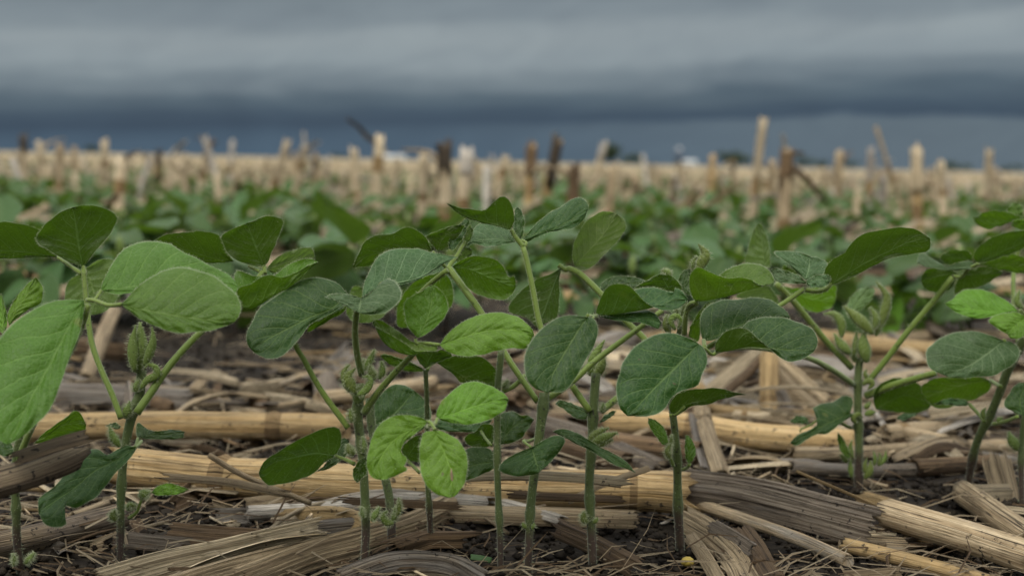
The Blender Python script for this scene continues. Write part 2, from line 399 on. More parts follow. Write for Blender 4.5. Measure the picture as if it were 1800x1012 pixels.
lit = t.noise(t.xyz(t.math('MULTIPLY', px_, 35), t.math('MULTIPLY', py_, 120), 0), 1.0, 4, 0.6)
straw_c = t.ramp(lit, [(0.35, (0.10, 0.07, 0.045)), (0.5, (0.24, 0.18, 0.11)), (0.65, (0.44, 0.35, 0.23))])
cover = t.math('ADD', t.smooth(py_, 1.0, 7.0, 0.05, 0.75), t.smooth(nc, 0.5, 0.75, 0.0, 0.12), clamp=True)
rowg = t.noise(t.xyz(t.math('MULTIPLY', px_, 0.02), t.math('MULTIPLY', py_, 0.08), 2.0), 1.0, 3)
col = t.mix(t.math('MULTIPLY', cover, t.smooth(lit, 0.3, 0.6)), soil, straw_c)
col = t.mix(t.smooth(py_, 40.0, 120.0), col, t.mix(t.smooth(rowg, 0.4, 0.62), (0.30, 0.26, 0.16), (0.13, 0.155, 0.06)))
bp = t.add('ShaderNodeBump'); bp.inputs['Strength'].default_value = 0.9; bp.inputs['Distance'].default_value = 0.004; t.put(bp.inputs['Height'], t.math('ADD', na, t.math('MULTIPLY', nb, 0.6)))
pb = t.add('ShaderNodeBsdfPrincipled'); t.put(pb.inputs['Base Color'], col); t.put(pb.inputs['Normal'], bp.outputs[0]); pb.inputs['Roughness'].default_value = 0.9; pb.inputs['Specular IOR Level'].default_value = 0.15
t.l.new(pb.outputs[0], o.inputs[0])
M_SOIL = mt
tag(gb.build('ground', [mt]), 'dark moist soil of the field strewn with corn residue', kind='structure')

def hor(px): return 285 + 0.021 * (px - 900)
def soil_at(x, y): return Vector((x, y, gz(x, y)))

# ------------------------------------------------------------------ distant things on the horizon
def ground_px(px, d):                       # ground point below pixel column px, d metres away
    q_ = P(px, hor(px), d); return Vector((q_.x, q_.y, 0.0))
M_BARK = simple('bark', (0.06, 0.05, 0.04)); M_CROWN = simple('crown_leaves', (0.035, 0.055, 0.028), 0.7, 0.5, 0.6)
M_WHITE = simple('white_siding', (0.50, 0.51, 0.50), 0.6, 0.08, 0.5); M_ROOF = simple('grey_roof', (0.20, 0.21, 0.22), 0.6, 0.15, 0.4)
M_SILO = simple('silo_steel', (0.07, 0.09, 0.13), 0.45, 0.2, 0.3); M_DARK = simple('dark_opening', (0.02, 0.02, 0.025), 0.6)
def far_tree(px, d, h, wd_, label):
    base = ground_px(px, d); rt = empty('tree', base, label, 'tree', 'trees along the far horizon')
    tk = MB(); tube(tk, [base, base + Vector((0.1, 0, h * 0.3)), base + Vector((0, 0, h * 0.6))], [h * .05, h * .035, h * .015], 7)
    tk.build('trunk', [M_BARK], rt)
    cr = MB()
    lobes = [(R.uniform(-.38, .38) * wd_, R.uniform(-.3, .3) * wd_, h * R.uniform(.35, .8), R.uniform(.22, .36)) for _ in range(9)]
    for _ in range(620):
        lx, ly, lz, lr = R.choice(lobes)
        v = Vector((R.gauss(0, 1), R.gauss(0, 1), R.gauss(0, 1))).normalized() * (lr * min(wd_, h) * R.uniform(.6, 1.05))
        c = base + Vector((lx + v.x, ly + v.y, max(h * .12, lz + v.z * .8))); s = h * R.uniform(.05, .10)
        a = Vector((R.gauss(0, 1), R.gauss(0, 1), R.gauss(0, 1))).normalized(); b = a.orthogonal().normalized()
        cr.face([cr.vert(c + k) for k in (a * s, b * s, -a * s, -b * s)])
    cr.build('crown', [M_CROWN], rt)
for i, (px, h, wd_, lb) in enumerate([
    (1074, 7.5, 5.5, 'round dark tree on the horizon, immediately right of a pale leaning stubble stalk'), (1112, 4, 8, 'low dark bush on the horizon left of the dark silo'),
    (1282, 6, 9, 'dark tree on the horizon, first of the clump left of the tallest stubble stalk'), (1306, 5, 8, 'dark low tree on the horizon touching the tallest stubble stalk'),
    (1415, 4.6, 9, 'dark low tree on the horizon just right of the frayed-top stubble stalk'), (1438, 3.6, 8, 'smallest dark tree on the horizon right of the frayed-top stubble stalk'),
    (1500, 3.5, 10, 'faint low tree on the horizon behind the grey stubble stalks'), (1668, 4.4, 9, 'dark tree on the horizon, just right of the bright cut stubble stalk'),
    (1692, 3.6, 9, 'low dark tree on the horizon between two right-hand stubble stalks'), (1776, 3.8, 12, 'wide low tree on the horizon at the far right edge'),
    (160, 4, 10, 'low dark tree on the horizon near the left edge of the field'), (597, 2.8, 10, 'faint low tree on the horizon left of the bent-leaf stubble stalk')]):
    far_tree(px, 700 + 30 * i, h * 1.45, wd_ * 1.4, lb)
def box(mb, c, sx, sy, z0, z1, mi=0):
    v = [mb.vert((c.x + a * sx / 2, c.y + b * sy / 2, zz)) for zz in (z0, z1) for a, b in ((-1, -1), (1, -1), (1, 1), (-1, 1))]
    for f in ((0, 1, 5, 4), (1, 2, 6, 5), (2, 3, 7, 6), (3, 0, 4, 7), (4, 5, 6, 7), (3, 2, 1, 0)): mb.face([v[i] for i in f], mi)
def barn(px, d, wd_, h, label):
    b = ground_px(px, d); rt = empty('farm_building', b, label, 'building')
    wb = MB(); box(wb, b, wd_, 9, 0, h); wb.build('wall', [M_WHITE], rt, smooth=False)
    rf = MB(); a = [rf.vert((b.x + x, b.y + y, z)) for x in (-wd_ / 2 - .4, wd_ / 2 + .4) for y, z in ((-5, h + 0.02), (0, h + 1.6), (5, h + 0.02))]
    for f in ((0, 3, 4, 1), (1, 4, 5, 2), (0, 1, 2), (3, 5, 4), (0, 2, 5, 3)): rf.face([a[i] for i in f])
    rf.build('roof', [M_WHITE], rt, smooth=False)
    for k in (-.3, .28):
        dr = MB(); box(dr, b + Vector((k * wd_, -4.55, 0)), wd_ * .14, .14, 0.05, h * .7); dr.build('door', [M_ROOF], rt, smooth=False)
barn(690, 950, 17, 1.7, 'long low white farm building on the horizon left of centre')
barn(1209, 850, 9, 2.0, 'small white farm building on the horizon beside the dark silo')
sb = ground_px(1193, 845); rt = empty('silo', sb, 'dark blue-grey silo rising above the white farm building on the horizon', 'silo')
s1 = MB(); tube(s1, [sb, sb + Vector((0, 0, 5)), sb + Vector((0, 0, 9.4))], [2.1, 2.1, 2.1], 20); s1.build('silo_body', [M_SILO], rt)
s1 = MB(); tube(s1, [sb + Vector((0, 0, 9.42)), sb + Vector((0, 0, 10.3)), sb + Vector((0, 0, 10.9))], [2.15, 1.4, .3], 20); s1.build('silo_dome', [M_WHITE], rt)

# ------------------------------------------------------------------ leaf building
def pts2(s): return [tuple(float(c) for c in p.split(',')) for p in s.split()]
TILES = {'T1': (0, 340), 'T2': (260, 340), 'T3': (560, 340), 'T4': (780, 340), 'T5': (1000, 400), 'T6': (1200, 380), 'T7': (1380, 380), 'T8': (1580, 340),
         'U1': (0, 540), 'U2': (420, 540), 'U3': (620, 540), 'U4': (860, 560), 'U5': (1060, 560), 'U6': (1340, 600), 'U7': (1540, 560), 'U8': (560, 700)}
QT = {'Q1': (0, 660), 'Q2': (400, 660), 'Q3': (800, 660), 'Q4': (1150, 660), 'Q5': (1400, 660)}
def full(tile, s):
    if tile == '': return [Vector((x, y)) for x, y in pts2(s)]
    if tile in TILES: (ox, oy), k = TILES[tile], 3.894
    else: (ox, oy), k = QT[tile], 2.876
    return [Vector((ox + x / k, oy + y / k)) for x, y in pts2(s)]

def leaf_points(tile, d, face, M, L, Rr, g=None, gL=None, gR=None, cup=0.28, wave=0.12, ref='both', nu=22, nv=7):
    Mp, Lp, Rp = full(tile, M), full(tile, L), full(tile, Rr)
    if g is None: g = (0, -0.75) if face == 'T' else (0, 0.75)
    ph = R.uniform(0, 6.28); Lp = [Mp[0]] + Lp + [Mp[-1]]; Rp = [Mp[0]] + Rp + [Mp[-1]]
    m_, l_, r_ = catmull(Mp, nu), catmull(Lp, nu), catmull(Rp, nu)
    k = d / F
    for e_, s_ in ((l_, 3.1), (r_, 8.7)):
        for i in range(1, nu):
            t2 = e_[min(nu, i + 1)] - e_[i - 1]; t2 = Vector((-t2.y, t2.x)).normalized() if t2.length > 0 else Vector((0, 0))
            e_[i] = e_[i] + t2 * 1.6 * noise.noise((i * .55, s_ + ph, ph))
    rows = []
    def hoff(e, mm, gg):
        dv = e - mm
        return (gg[0] * dv.x + gg[1] * dv.y) * k if isinstance(gg, tuple) else gg * dv.length * k
    area = {0: 0.0, 1: 0.0}
    for i in range(nu + 1):
        dm = d + (g[0] * (m_[i].x - m_[0].x) + g[1] * (m_[i].y - m_[0].y)) * k
        row = []
        for j in range(-nv, nv + 1):
            a = abs(j) / nv; e = l_[i] if j < 0 else r_[i]
            p2 = m_[i].lerp(e, a); wdt = (e - m_[i]).length * k
            gg = (gL if gL is not None else g) if j < 0 else (gR if gR is not None else g)
            dd = dm + hoff(e, m_[i], gg) * a
            sg = 1 if face == 'T' else -1
            dd += cup * sg * wdt * (a * a - a) * 1.6 + wave * a * math.sin(i * 0.75 + ph + (0 if j < 0 else 2)) * 0.004
            dd += 0.0022 * a * noise.noise((i * 0.30 + ph * 9, j * 0.3, 0.5 + ph)) + 0.0006 * noise.noise((i * 0.9 + ph * 5, j * 0.8, ph))
            row.append(P(p2.x, p2.y, dd))
        rows.append(row)
        if i:
            for side, e1, e0 in ((0, l_[i], l_[i - 1]), (1, r_[i], r_[i - 1])):
                a_ = m_[i - 1]; b_ = e0; c_ = e1; d_ = m_[i]
                ar = 0.5 * ((c_.x - a_.x) * (d_.y - b_.y) - (d_.x - b_.x) * (c_.y - a_.y))
                area[side] += ar if side == 1 else -ar
    tot = area[0] + area[1] if ref == 'both' else area[1 if ref == 'R' else 0]
    # rows run base->tip, columns L->R; image y is down: positive 'tot' means the (u x v) side faces away
    flip = (tot > 0) == (face == 'T')
    return rows, flip
def leaf_mb(rows, flip, hairs=1.0, holes=()):
    mb = MB(); nu = len(rows) - 1; nc = len(rows[0])
    idx = []
    for i, row in enumerate(rows):
        idx.append([mb.vert(p, (i / nu, j / (nc - 1))) for j, p in enumerate(row)])
    for i in range(nu):
        for j in range(nc - 1):
            if (i, j) in holes: continue
            f = (idx[i][j], idx[i][j + 1], idx[i + 1][j + 1], idx[i + 1][j])
            mb.face(f[::-1] if flip else f)
    if hairs:
        for j, inner in ((0, 1), (nc - 1, nc - 2)):
            for i in range(nu):
                seg = (rows[i + 1][j] - rows[i][j]).length
                for _ in range(int(seg * 5200 * hairs) + 1):
                    f = R.random(); p = rows[i][j].lerp(rows[i + 1][j], f); q_ = rows[i][inner].lerp(rows[i + 1][inner], f)
                    o_ = p - q_
                    if o_.length < 1e-6: continue
                    add_hair(mb, p, (o_.normalized() + Vector((R.gauss(0, .35), R.gauss(0, .35), R.gauss(0, .35)))).normalized(), R.uniform(.0005, .0012), .00008)
        for _ in range(int(260 * hairs)):
            i = R.randrange(1, nu); j = R.randrange(1, nc - 1); p = rows[i][j]
            nrm = (rows[i + 1][j] - rows[i - 1][j]).cross(rows[i][j + 1] - rows[i][j - 1])
            if nrm.length < 1e-12: continue
            nrm.normalize(); nrm *= R.choice((1, -1))
            add_hair(mb, p, (nrm + (rows[i + 1][j] - rows[i - 1][j]).normalized() * .8).normalized(), R.uniform(.0004, .0009), .00008)
    return mb

PL = {}
def plant(key, base_px, label, group='soybean plants of the nearest row'):
    x, y = base_px; d = ground_d(x, y); b = P(x, y, d); b.z = gz(b.x, b.y) - 0.002
    PL[key] = (empty('soybean_plant', b, label, 'soybean plant', group), d)
def lf(key, tile, d, face, kind, M, L, Rr, hairs=1.0, holes=(), **kw):
    rows, flip = leaf_points(tile, d, face, M, L, Rr, **kw)
    return leaf_mb(rows, flip, hairs, holes).build('leaflet', [LM[kind], M_HAIR], PL[key][0])
def rod(key, name, pts, d0, d1, r0_, r1_, mat, hairs=140, tile='', n=None, nodes=()):
    pp = full(tile, pts) if isinstance(pts, str) else pts
    n = n or max(6, 5 * (len(pp) - 1)); pp = catmull(pp, n); q_ = []; rr = []
    for i, p in enumerate(pp):
        f = i / n; d = d0 + (d1 - d0) * f; q_.append(P(p.x, p.y, d)); rp = (r0_ + (r1_ - r0_) * f)
        for nf in nodes: rp *= 1 + 0.30 * math.exp(-((f - nf) / 0.035) ** 2)
        rr.append(rp * d / F * (1 + .05 * noise.noise((i * .9, d * 90, r0_))))
    mb = MB(); tube(mb, q_, rr, 10, True, hairs, 0.0011, ridge=0.05)
    return mb.build(name, [mat, M_HAIR], PL[key][0])
def stem(key, pts, d1, r0_, r1_, nodes=(), hairs=560):
    return rod(key, 'stem', pts, PL[key][1], d1, r0_ * .70, r1_ * .74, M_STEM, hairs, nodes=nodes, n=34)
def pet(key, pts, d0, d1, r0_, r1_, tile='', hairs=300):
    return rod(key, 'petiole', pts, d0, d1, r0_ * .76, r1_ * .80, M_PET, hairs, tile)
def bud(key, tile, axis, wpx, d, flat=0.65, hairs=380, mat=None, fold=True):
    """young folded leaf: a spindle with pleats along it"""
    pp = catmull(full(tile, axis), 12); s = 1.0 if tile == '' else (3.894 if tile in TILES else 2.876); q_ = []; rr = []
    for i, p in enumerate(pp):
        f = i / 12; q_.append(P(p.x, p.y, d - 0.0004 * f)); prof = math.sin(math.pi * min(1, .08 + f * .90)) ** 1.0 * (1.18 - .5 * f)
        rr.append(max(.10, prof) * wpx * .88 / s / 2 * d / F)
    mb = MB(); tube(mb, q_, rr, 14, True, hairs, 0.0013, flat=1.0)
    # pleats and a groove
    nr = 15
    fr = frames(q_)
    for i in range(13):
        for k in range(15):
            j = i * nr + k; an = 2 * math.pi * k / 14
            v = Vector(mb.v[j]); o_ = v - q_[i]
            b_ax = fr[i][2]; o_ = o_ - b_ax * o_.dot(b_ax) * .32
            mb.v[j] = tuple(q_[i] + o_ * (1 + .07 * math.sin(an * 6 + i * .25) - (.34 if k == 7 else (.12 if k in (6, 8) else 0))))
            mb.uv[j] = (i / 12, k / 14)
    return mb.build('leaf_bud', [mat or LM['bud'], M_HAIR], PL[key][0])
# ------------------------------------------------------------------ the nearest row, plant by plant
plant('A', (38, 1003), 'soybean plant at the left edge whose big bright leaf hangs over the muddy stalk piece')
plant('B', (211, 1003), 'soybean plant with upright dark leaves and a torn teal leaf, second from the left')
plant('C', (640, 992), 'soybean plant with a fat hairy bud cluster and broad dark leaf left of centre')
plant('D', (688, 972), 'short soybean plant hidden behind the bitten bright green leaf')
plant('E', (758, 958), 'thin soybean plant carrying three bright green leaflets low down, one of them bitten')
plant('F', (880, 1003), 'thin straight soybean plant just right of the bright three-leaflet plant')
plant('G', (928, 1003), 'soybean plant whose large oval leaf with a yellow dot hangs at its top')
plant('H', (1041, 990), 'soybean plant with a narrow drooping dark leaf crossing the front of its stem')
plant('I', (1195, 963), 'soybean plant with a big round dark leaf, rooted where the thick corn stalk ends')
plant('J', (1509, 862), 'soybean plant with an open cluster of pale folded buds, right of centre')
plant('K', (1700, 872), 'leaning soybean plant with an oval grey-green leaf at the right')
plant('L', (1797, 900), 'soybean plant cut off by the right edge of the photo')

# --- A
stem('A', [Vector(p) for p in ((36, 1006), (30, 950), (28, 890), (26, 830), (36, 760), (60, 690))], .525, 11, 9, (.35,))
pet('A', "28,815 70,720 122,620 146,566 154,536", .53, .495, 8, 7)
lf('A', 'U1', .495, 'T', 'mid', "575,-50 470,140 340,400 200,650 50,938", "380,-48 290,-14 150,60 30,165 -80,330 -130,560 -100,780 -10,905", "572,50 545,170 500,290 450,420 400,560 340,700 260,790 150,885", g=(.1, -.55), cup=.35)
lf('A', 'T1', .50, 'T', 'mid', "690,665 900,640 1150,600 1400,600 1630,640", "700,620 720,570 780,460 850,375 960,330 1060,328 1180,345 1232,390 1362,450 1492,520 1582,565", "720,672 800,690 930,680 1100,720 1300,760 1500,740 1600,690", g=(.1, -.8))
lf('A', 'T1', .488, 'T', 'mid', "830,757 1000,800 1246,845 1400,862 1605,880", "850,740 890,690 960,620 1060,555 1192,508 1292,510 1392,535 1482,575 1562,640 1622,690 1650,760 1645,820", "870,795 950,850 1072,910 1192,950 1312,950 1462,930 1560,902", g=(.05, -.75), gR=(0, -.35))
pet('A', "595,728 650,733 740,765 832,758", .497, .488, 5, 4.5, 'T1', 60); pet('A', "640,735 668,705 692,664", .497, .50, 4.5, 4, 'T1', 40)
lf('A', 'U1', .56, 'U', 'mid', "225,935 330,875 440,805 588,795", "300,860 380,798 460,745 510,703 555,730", "330,920 430,880 540,862 585,830", cup=.3)
lf('A', 'T1', .53, 'T', 'young', "60,905 110,790 180,700 245,572", "50,830 95,735 170,640", "190,800 280,745 292,645", g=(.3, -.3), gL=.6, gR=.5)
lf('A', 'T1', .53, 'T', 'young', "20,965 18,850 5,680", "-35,900 -40,780", "48,890 32,760", gL=.5, gR=.6)
lf('A', 'U1', .56, 'T', 'dark', "-60,1000 0,960 110,1000", "0,885 70,925", "-40,970 20,1015")
bud('A', 'Q1', "125,950 150,925 178,890", 40, .535); bud('A', 'Q1', "70,960 72,925 66,895", 26, .53)
# --- B
stem('B', [Vector(p) for p in ((211, 1003), (212, 940), (213, 860), (219, 790), (228, 745), (238, 712), (246, 690), (249, 650))], .545, 9, 12, (.42, .80))
pet('B', "213,735 196,690 178,650 162,605 155,560 150,510 147,474", .537, .55, 7.5, 6)
pet('B', "240,726 265,690 300,640 348,588 400,545 440,505 462,478", .537, .56, 10, 5.5)
lf('B', 'T1', .552, 'U', 'dark', "570,502 545,390 525,250 510,160 495,96", "480,470 400,430 320,380 260,345 245,310 270,260 320,200 390,145 450,110", "595,480 620,430 660,390 720,320 770,250 802,180 795,145 750,115 680,92 580,80", g=(0, .45), gR=(.35, .45), cup=.25)
lf('B', 'T1', .56, 'U', 'dark', "390,435 200,408 0,392 -250,370", "330,345 270,256 200,220 110,203 0,196 -110,212 -220,275", "300,437 200,441 100,446 0,448 -100,440 -220,400", g=(0, .9))
lf('B', 'T1', .60, 'U', 'pale', "585,510 625,620 650,720 660,830", "530,555 470,605 445,680 450,760 540,822", "660,465 740,447 800,480 820,600 800,720 730,800", g=(0, .3))
pet('B', "570,500 578,540 574,560", .552, .55, 5, 5, 'T1', 30); pet('B', "390,437 470,490 560,550", .56, .55, 4, 5, 'T1', 40)
lf('B', 'T2', .562, 'U', 'dark', "795,500 740,370 705,280 680,202", "690,490 600,450 540,400 515,350 500,295 580,245", "815,480 850,400 880,330 910,260 932,185 880,160 830,153 760,168", g=(0, .5), gR=(.35, .5), cup=.25)
lf('B', 'T2', .568, 'U', 'dark', "590,466 430,440 250,385 45,325", "560,430 520,360 500,300 460,275 400,260 300,262 180,275 100,290", "500,472 410,478 300,470 150,420", g=(0, .9))
lf('B', 'T2', .578, 'U', 'pale', "815,520 900,490 1000,460 1143,440", "830,490 900,425 980,392 1098,368 1135,400", "850,540 950,540 1050,520 1120,480", g=(0, .7))
lf('B', 'T2', .545, 'U', 'mid', "600,740 700,790 850,712 1000,620 1165,470", "590,545 640,533 720,568 800,566 870,556 940,500 1050,455 1120,447", "610,660 700,620 780,572 850,560 910,578 1000,550 1100,495", gR=-.5, gL=.9, ref='R', g=(0, 0))
pet('B', "690,497 740,520 795,548", .566, .56, 4, 5, 'T2', 40); pet('B', "797,497 797,550", .562, .56, 5, 6, 'T2', 20)
bud('B', 'U1', "935,445 945,330 955,220 960,100", 150, .543, mat=M_BUD, hairs=300); bud('B', 'U1', "920,440 905,330 905,230 930,120", 95, .540, mat=M_BUD, hairs=200); bud('B', 'U1', "985,400 1020,310 1045,220 1040,130", 80, .540, mat=M_BUD, hairs=200)
bud('B', 'U1', "960,560 1010,500 1075,470 1070,410 1010,390 985,430", 75, .54, hairs=160); bud('B', 'U1', "930,580 935,530 960,490", 70, .542)
bud('B', 'U1', "850,760 870,700 890,640", 85, .54); bud('B', 'U1', "822,955 775,890 745,810", 70, .535)
lf('B', 'U1', .55, 'T', 'dark', "945,895 1060,870 1160,868 1265,850", "930,850 945,785 1000,828 1080,845 1180,838", "1000,898 1100,900 1200,900 1255,885", g=(0, -1.2))
pet('B', "905,985 930,950 945,897", .54, .55, 5, 4, 'U1', 40)
lf('B', 'U1', .56, 'T', 'dark', "830,815 770,805 720,810", "790,788 760,793", "800,832 750,817", g=(0, -1))
lf('B', 'Q1', .525, 'T', 'dark', "688,360 590,425 480,480 380,565 280,630 195,690", "640,352 590,375 540,402 505,375 470,370 400,405 350,450 310,520 250,580 195,622", "672,400 620,455 560,522 500,600 430,645 385,668 330,655 318,690 335,745 290,766 230,752", g=(.1, -.7), nu=30, nv=8)
pet('B', "715,330 700,350 680,362", .54, .527, 4, 3, 'Q1', 20)
pet('B', "650,720 690,690 710,640 735,600", .537, .535, 4.5, 3, 'Q1', 60); bud('B', 'Q1', "710,620 735,595 760,585", 62, .535)
lf('B', 'Q1', .535, 'T', 'young', "760,592 860,578 953,575", "800,556 860,543 915,560", "800,603 870,601 920,592", g=(0, -1))
bud('B', 'Q1', "585,735 570,705 585,675", 55, .533); bud('B', 'Q1', "645,680 660,655 690,660", 40, .533)
# --- C
stem('C', [Vector(p) for p in ((640, 994), (643, 930), (641, 865), (637, 800), (632, 760), (628, 725), (631, 700), (635, 675))], .555, 10, 12, (.30, .66, .86))
pet('C', "612,752 600,735 574,700 553,667 535,633 518,602 525,570 560,545 596,532", .55, .55, 7.5, 5)
pet('C', "640,725 664,690 697,652 726,622 734,606", .55, .53, 9, 6)
pet('C', "840,460 810,330 795,180 805,40 815,-20", .552, .525, 8, 6.5, 'U2', 200)
lf('C', 'U2', .548, 'T', 'dark', "750,-85 620,20 480,75 350,140 200,215 85,290", "700,-140 640,-182 545,-207 450,-195 330,-130 230,-60 140,10 80,120 50,190 55,260", "720,0 640,40 560,80 490,112 440,180 400,232 340,290 280,342 200,352 130,327", g=(.15, -.6), cup=.3)
lf('C', 'U2', .552, 'U', 'mid', "745,-85 640,32 560,74 490,108", "700,0 640,36 565,76", "720,25 640,75 560,125 470,170", g=(0, .5), hairs=.6)
lf('C', 'T3', .522, 'T', 'grey', "290,715 285,755 272,814", "200,688 90,690 50,712 110,730 170,765", "400,650 440,600 490,582 535,612 567,675 558,725 520,772 440,822 340,829", g=(0, -1.1), nu=16, nv=10)
lf('C', 'T3', .575, 'U', 'pale', "300,640 290,740 280,885", "240,640 200,720 188,800 220,860", "420,700 470,780 440,845 350,882", g=(0, .4))
lf('C', 'T3', .538, 'T', 'grey', "297,715 400,645 545,612 690,575 830,490 950,435", "300,670 330,570 380,470 420,420 500,385 580,375 680,378 760,400 860,420", "330,722 400,668 545,627 690,590 830,498", g=(0, -.85), wave=.3)
lf('C', 'T3', .528, 'T', 'mid', "680,988 740,870 772,760 775,690 765,630", "640,950 600,880 585,800 592,735 640,700 700,672", "740,960 800,912 852,860 882,800 882,740 850,680 805,642", g=(0, -.35), gL=-.5, gR=-.5, cup=-.3)
lf('C', 'U3', .526, 'U', 'mid', "585,278 480,312 400,328 300,302 200,228 138,95", "560,258 480,240 400,233 340,188 260,128 180,83", "560,298 450,302 400,282 330,232 220,170 150,132", g=(0, 0), gR=-.6, gL=.9, ref='L')
lf('C', 'U3', .528, 'T', 'young', "595,258 720,215 860,172 1000,150 1120,155 1243,190", "640,190 700,135 800,75 900,45 1020,35 1100,55 1170,90 1220,140", "640,297 700,325 800,336 900,320 1000,296 1100,279 1200,281", g=(0, -.8), gR=(0, -.5), cup=.5, wave=.25)
pet('C', "430,215 440,245 500,245 595,256", .53, .528, 4, 4, 'U3', 50)
bud('C', 'U2', "800,600 740,520 720,440 760,390", 100, .552); bud('C', 'U2', "800,590 765,540 745,470 800,415", 95, .545)
bud('C', 'U2', "810,600 870,570 905,510 880,470 845,480", 70, .543); bud('C', 'U2', "925,500 905,450 895,395", 78, .55); bud('C', 'U2', "860,430 890,370 930,285", 62, .556)
bud('C', 'U2', "955,490 985,440 975,365", 62, .56); bud('C', 'U2', "850,440 845,390 860,350", 48, .565); bud('C', 'U2', "800,660 830,600 850,520", 110, .552)
bud('C', 'U2', "770,790 765,740 762,690", 52, .548); bud('C', 'U2', "790,1010 755,975 745,930", 70, .545); bud('C', 'U2', "850,1000 855,940 845,880", 46, .552)
lf('C', 'Q2', .56, 'U', 'dark', "545,405 440,395 330,415 240,435 157,490", "572,350 573,290 555,262 500,262 430,290 330,340 230,400 180,435", "500,430 430,495 330,535 240,552 190,546", g=(0, .55), wave=.2)
pet('C', "640,445 600,425 545,405", .55, .56, 5, 4, 'Q2', 40)
lf('C', 'Q2', .585, 'T', 'dark', "612,320 540,420 448,485", "570,325 500,440", "612,385 560,440 500,472", g=(0, -.8))
lf('C', 'Q2', .54, 'U', 'dark', "700,410 668,470 655,542", "662,432 634,482 640,522", "708,452 700,492 675,522", g=(0, .5))
bud('C', 'Q2', "690,720 678,690 680,660", 28, .548); bud('C', 'Q2', "728,735 750,700 770,660", 42, .548)
# --- D
stem('D', [Vector(p) for p in ((688, 975), (688, 925), (685, 880), (677, 840), (664, 795), (653, 750), (650, 700))], .585, 11, 10, (.25,))
bud('D', 'Q2', "840,745 800,740 785,705 810,680", 52, .563); bud('D', 'Q2', "850,710 868,680 865,615", 34, .565); bud('D', 'Q2', "830,740 850,700 845,660", 40, .566)
lf('D', 'U3', .60, 'T', 'dark', "130,810 240,760 330,680 420,568", "140,680 190,600 250,540 320,528 380,545", "250,880 400,880 520,800 538,720 500,640 460,598", g=(0, -.5))
lf('D', 'U3', .595, 'T', 'dark', "540,800 700,818 850,828 960,765", "600,768 750,780 880,775", "600,838 700,850 850,850 920,815", g=(0, -1))
lf('D', 'U8', .60, 'U', 'dark', "600,425 640,350 725,250", "570,380 575,330 640,268", "660,432 720,425 745,330", g=(0, .5))
pet('D', "605,425 640,455 690,505", .60, .588, 4, 4, 'U8', 30); pet('D', "652,742 655,740 656,738", .585, .6, 3, 3)
# --- E
stem('E', [Vector(p) for p in ((758, 960), (755, 900), (752, 850), (750, 800), (751, 745), (750, 695), (748, 650))], .56, 7.5, 5.5, (.22,))
lf('E', 'U3', .558, 'U', 'dark', "500,418 520,360 560,295", "460,385 435,335 450,295", "560,382 640,352 682,330 640,295", g=(0, .6))
lf('E', 'U3', .56, 'U', 'mid', "490,428 400,395 300,360 188,330", "440,395 350,360 260,330 220,320", "450,442 370,437 280,402 210,357", g=(0, .6))
lf('E', 'U3', .565, 'U', 'dark', "560,372 690,432 790,497 900,532 1000,557", "680,335 800,328 880,338 940,380 985,440 1002,500", "680,450 740,512 850,547", g=(0, .6))
pet('E', "510,432 530,395 570,372", .56, .565, 4, 3.5, 'U3', 20)
lf('E', 'U8', .502, 'T', 'young', "748,158 640,210 520,280 440,380 400,470 420,556", "680,125 600,112 520,118 440,160 390,215 355,290 335,380 332,460 345,510 378,545", "680,225 600,290 568,335 566,368 602,398 605,425 587,460 610,482 560,512 500,542", g=(.1, -.5), nu=30)
lf('E', 'U3', .508, 'T', 'young', "575,762 700,722 840,675 960,642 1068,632", "580,690 620,630 690,565 760,520 820,505 900,520 980,555 1040,590", "620,777 700,791 800,801 900,781 980,746 1040,702", g=(.05, -.6))
lf('E', 'U8', .498, 'T', 'young', "795,217 840,320 890,440 915,560 905,680", "730,230 700,280 690,360 692,450 710,540 750,610 810,655", "850,227 930,265 980,310 1015,390 1018,480 1000,570 960,640", g=(0, -.5))
pet('E', "752,742 754,746 756,747", .545, .507, 4, 4); pet('E', "740,160 770,170 798,216", .503, .498, 4, 4, 'U8', 40); pet('E', "770,172 795,175 812,138", .503, .508, 4, 4, 'U8', 40)
dp = MB(); dq = [P(p.x, p.y, .4895 + .0003 * i) for i, p in enumerate(catmull(full('U8', "908,478 912,540 920,600 926,655"), 8))]
tube(dp, dq, [.0002, .0008, .0013, .0016, .0017, .0016, .0014, .0010, .0003], 6, flat=.4); dp.build('dead_patch', [M_DEAD], PL['E'][0])
# --- F
stem('F', [Vector(p) for p in ((880, 1005), (879, 940), (876, 880), (874, 820), (874, 770), (874, 720), (875, 680), (879, 640), (881, 615))], .555, 8, 8, (.25, .52))
lf('F', 'U3', .575, 'T', 'dark', "1010,937 1060,860 1130,800 1243,768", "1000,800 1020,725 1100,715 1160,742 1195,733", "1080,925 1150,895 1190,842", g=(0, -.6), wave=.3)
lf('F', 'U3', .58, 'U', 'dark', "955,945 900,890 840,850", "880,962 780,932 775,880", "965,890 960,810 890,800", g=(0, .5))
lf('F', 'U8', .57, 'T', 'dark', "1235,437 1150,440 1050,460 975,480", "1220,392 1160,340 1080,335 1000,355", "1190,487 1100,527 1010,555", g=(0, -.7))
pet('F', "1025,575 1100,540 1180,465", .56, .565, 6, 5, 'U3', 60); bud('F', 'U3', "1030,555 1045,525 1068,498", 46, .56); pet('F', "950,945 905,890 870,830", .56, .58, 3, 3, 'U3', 30)
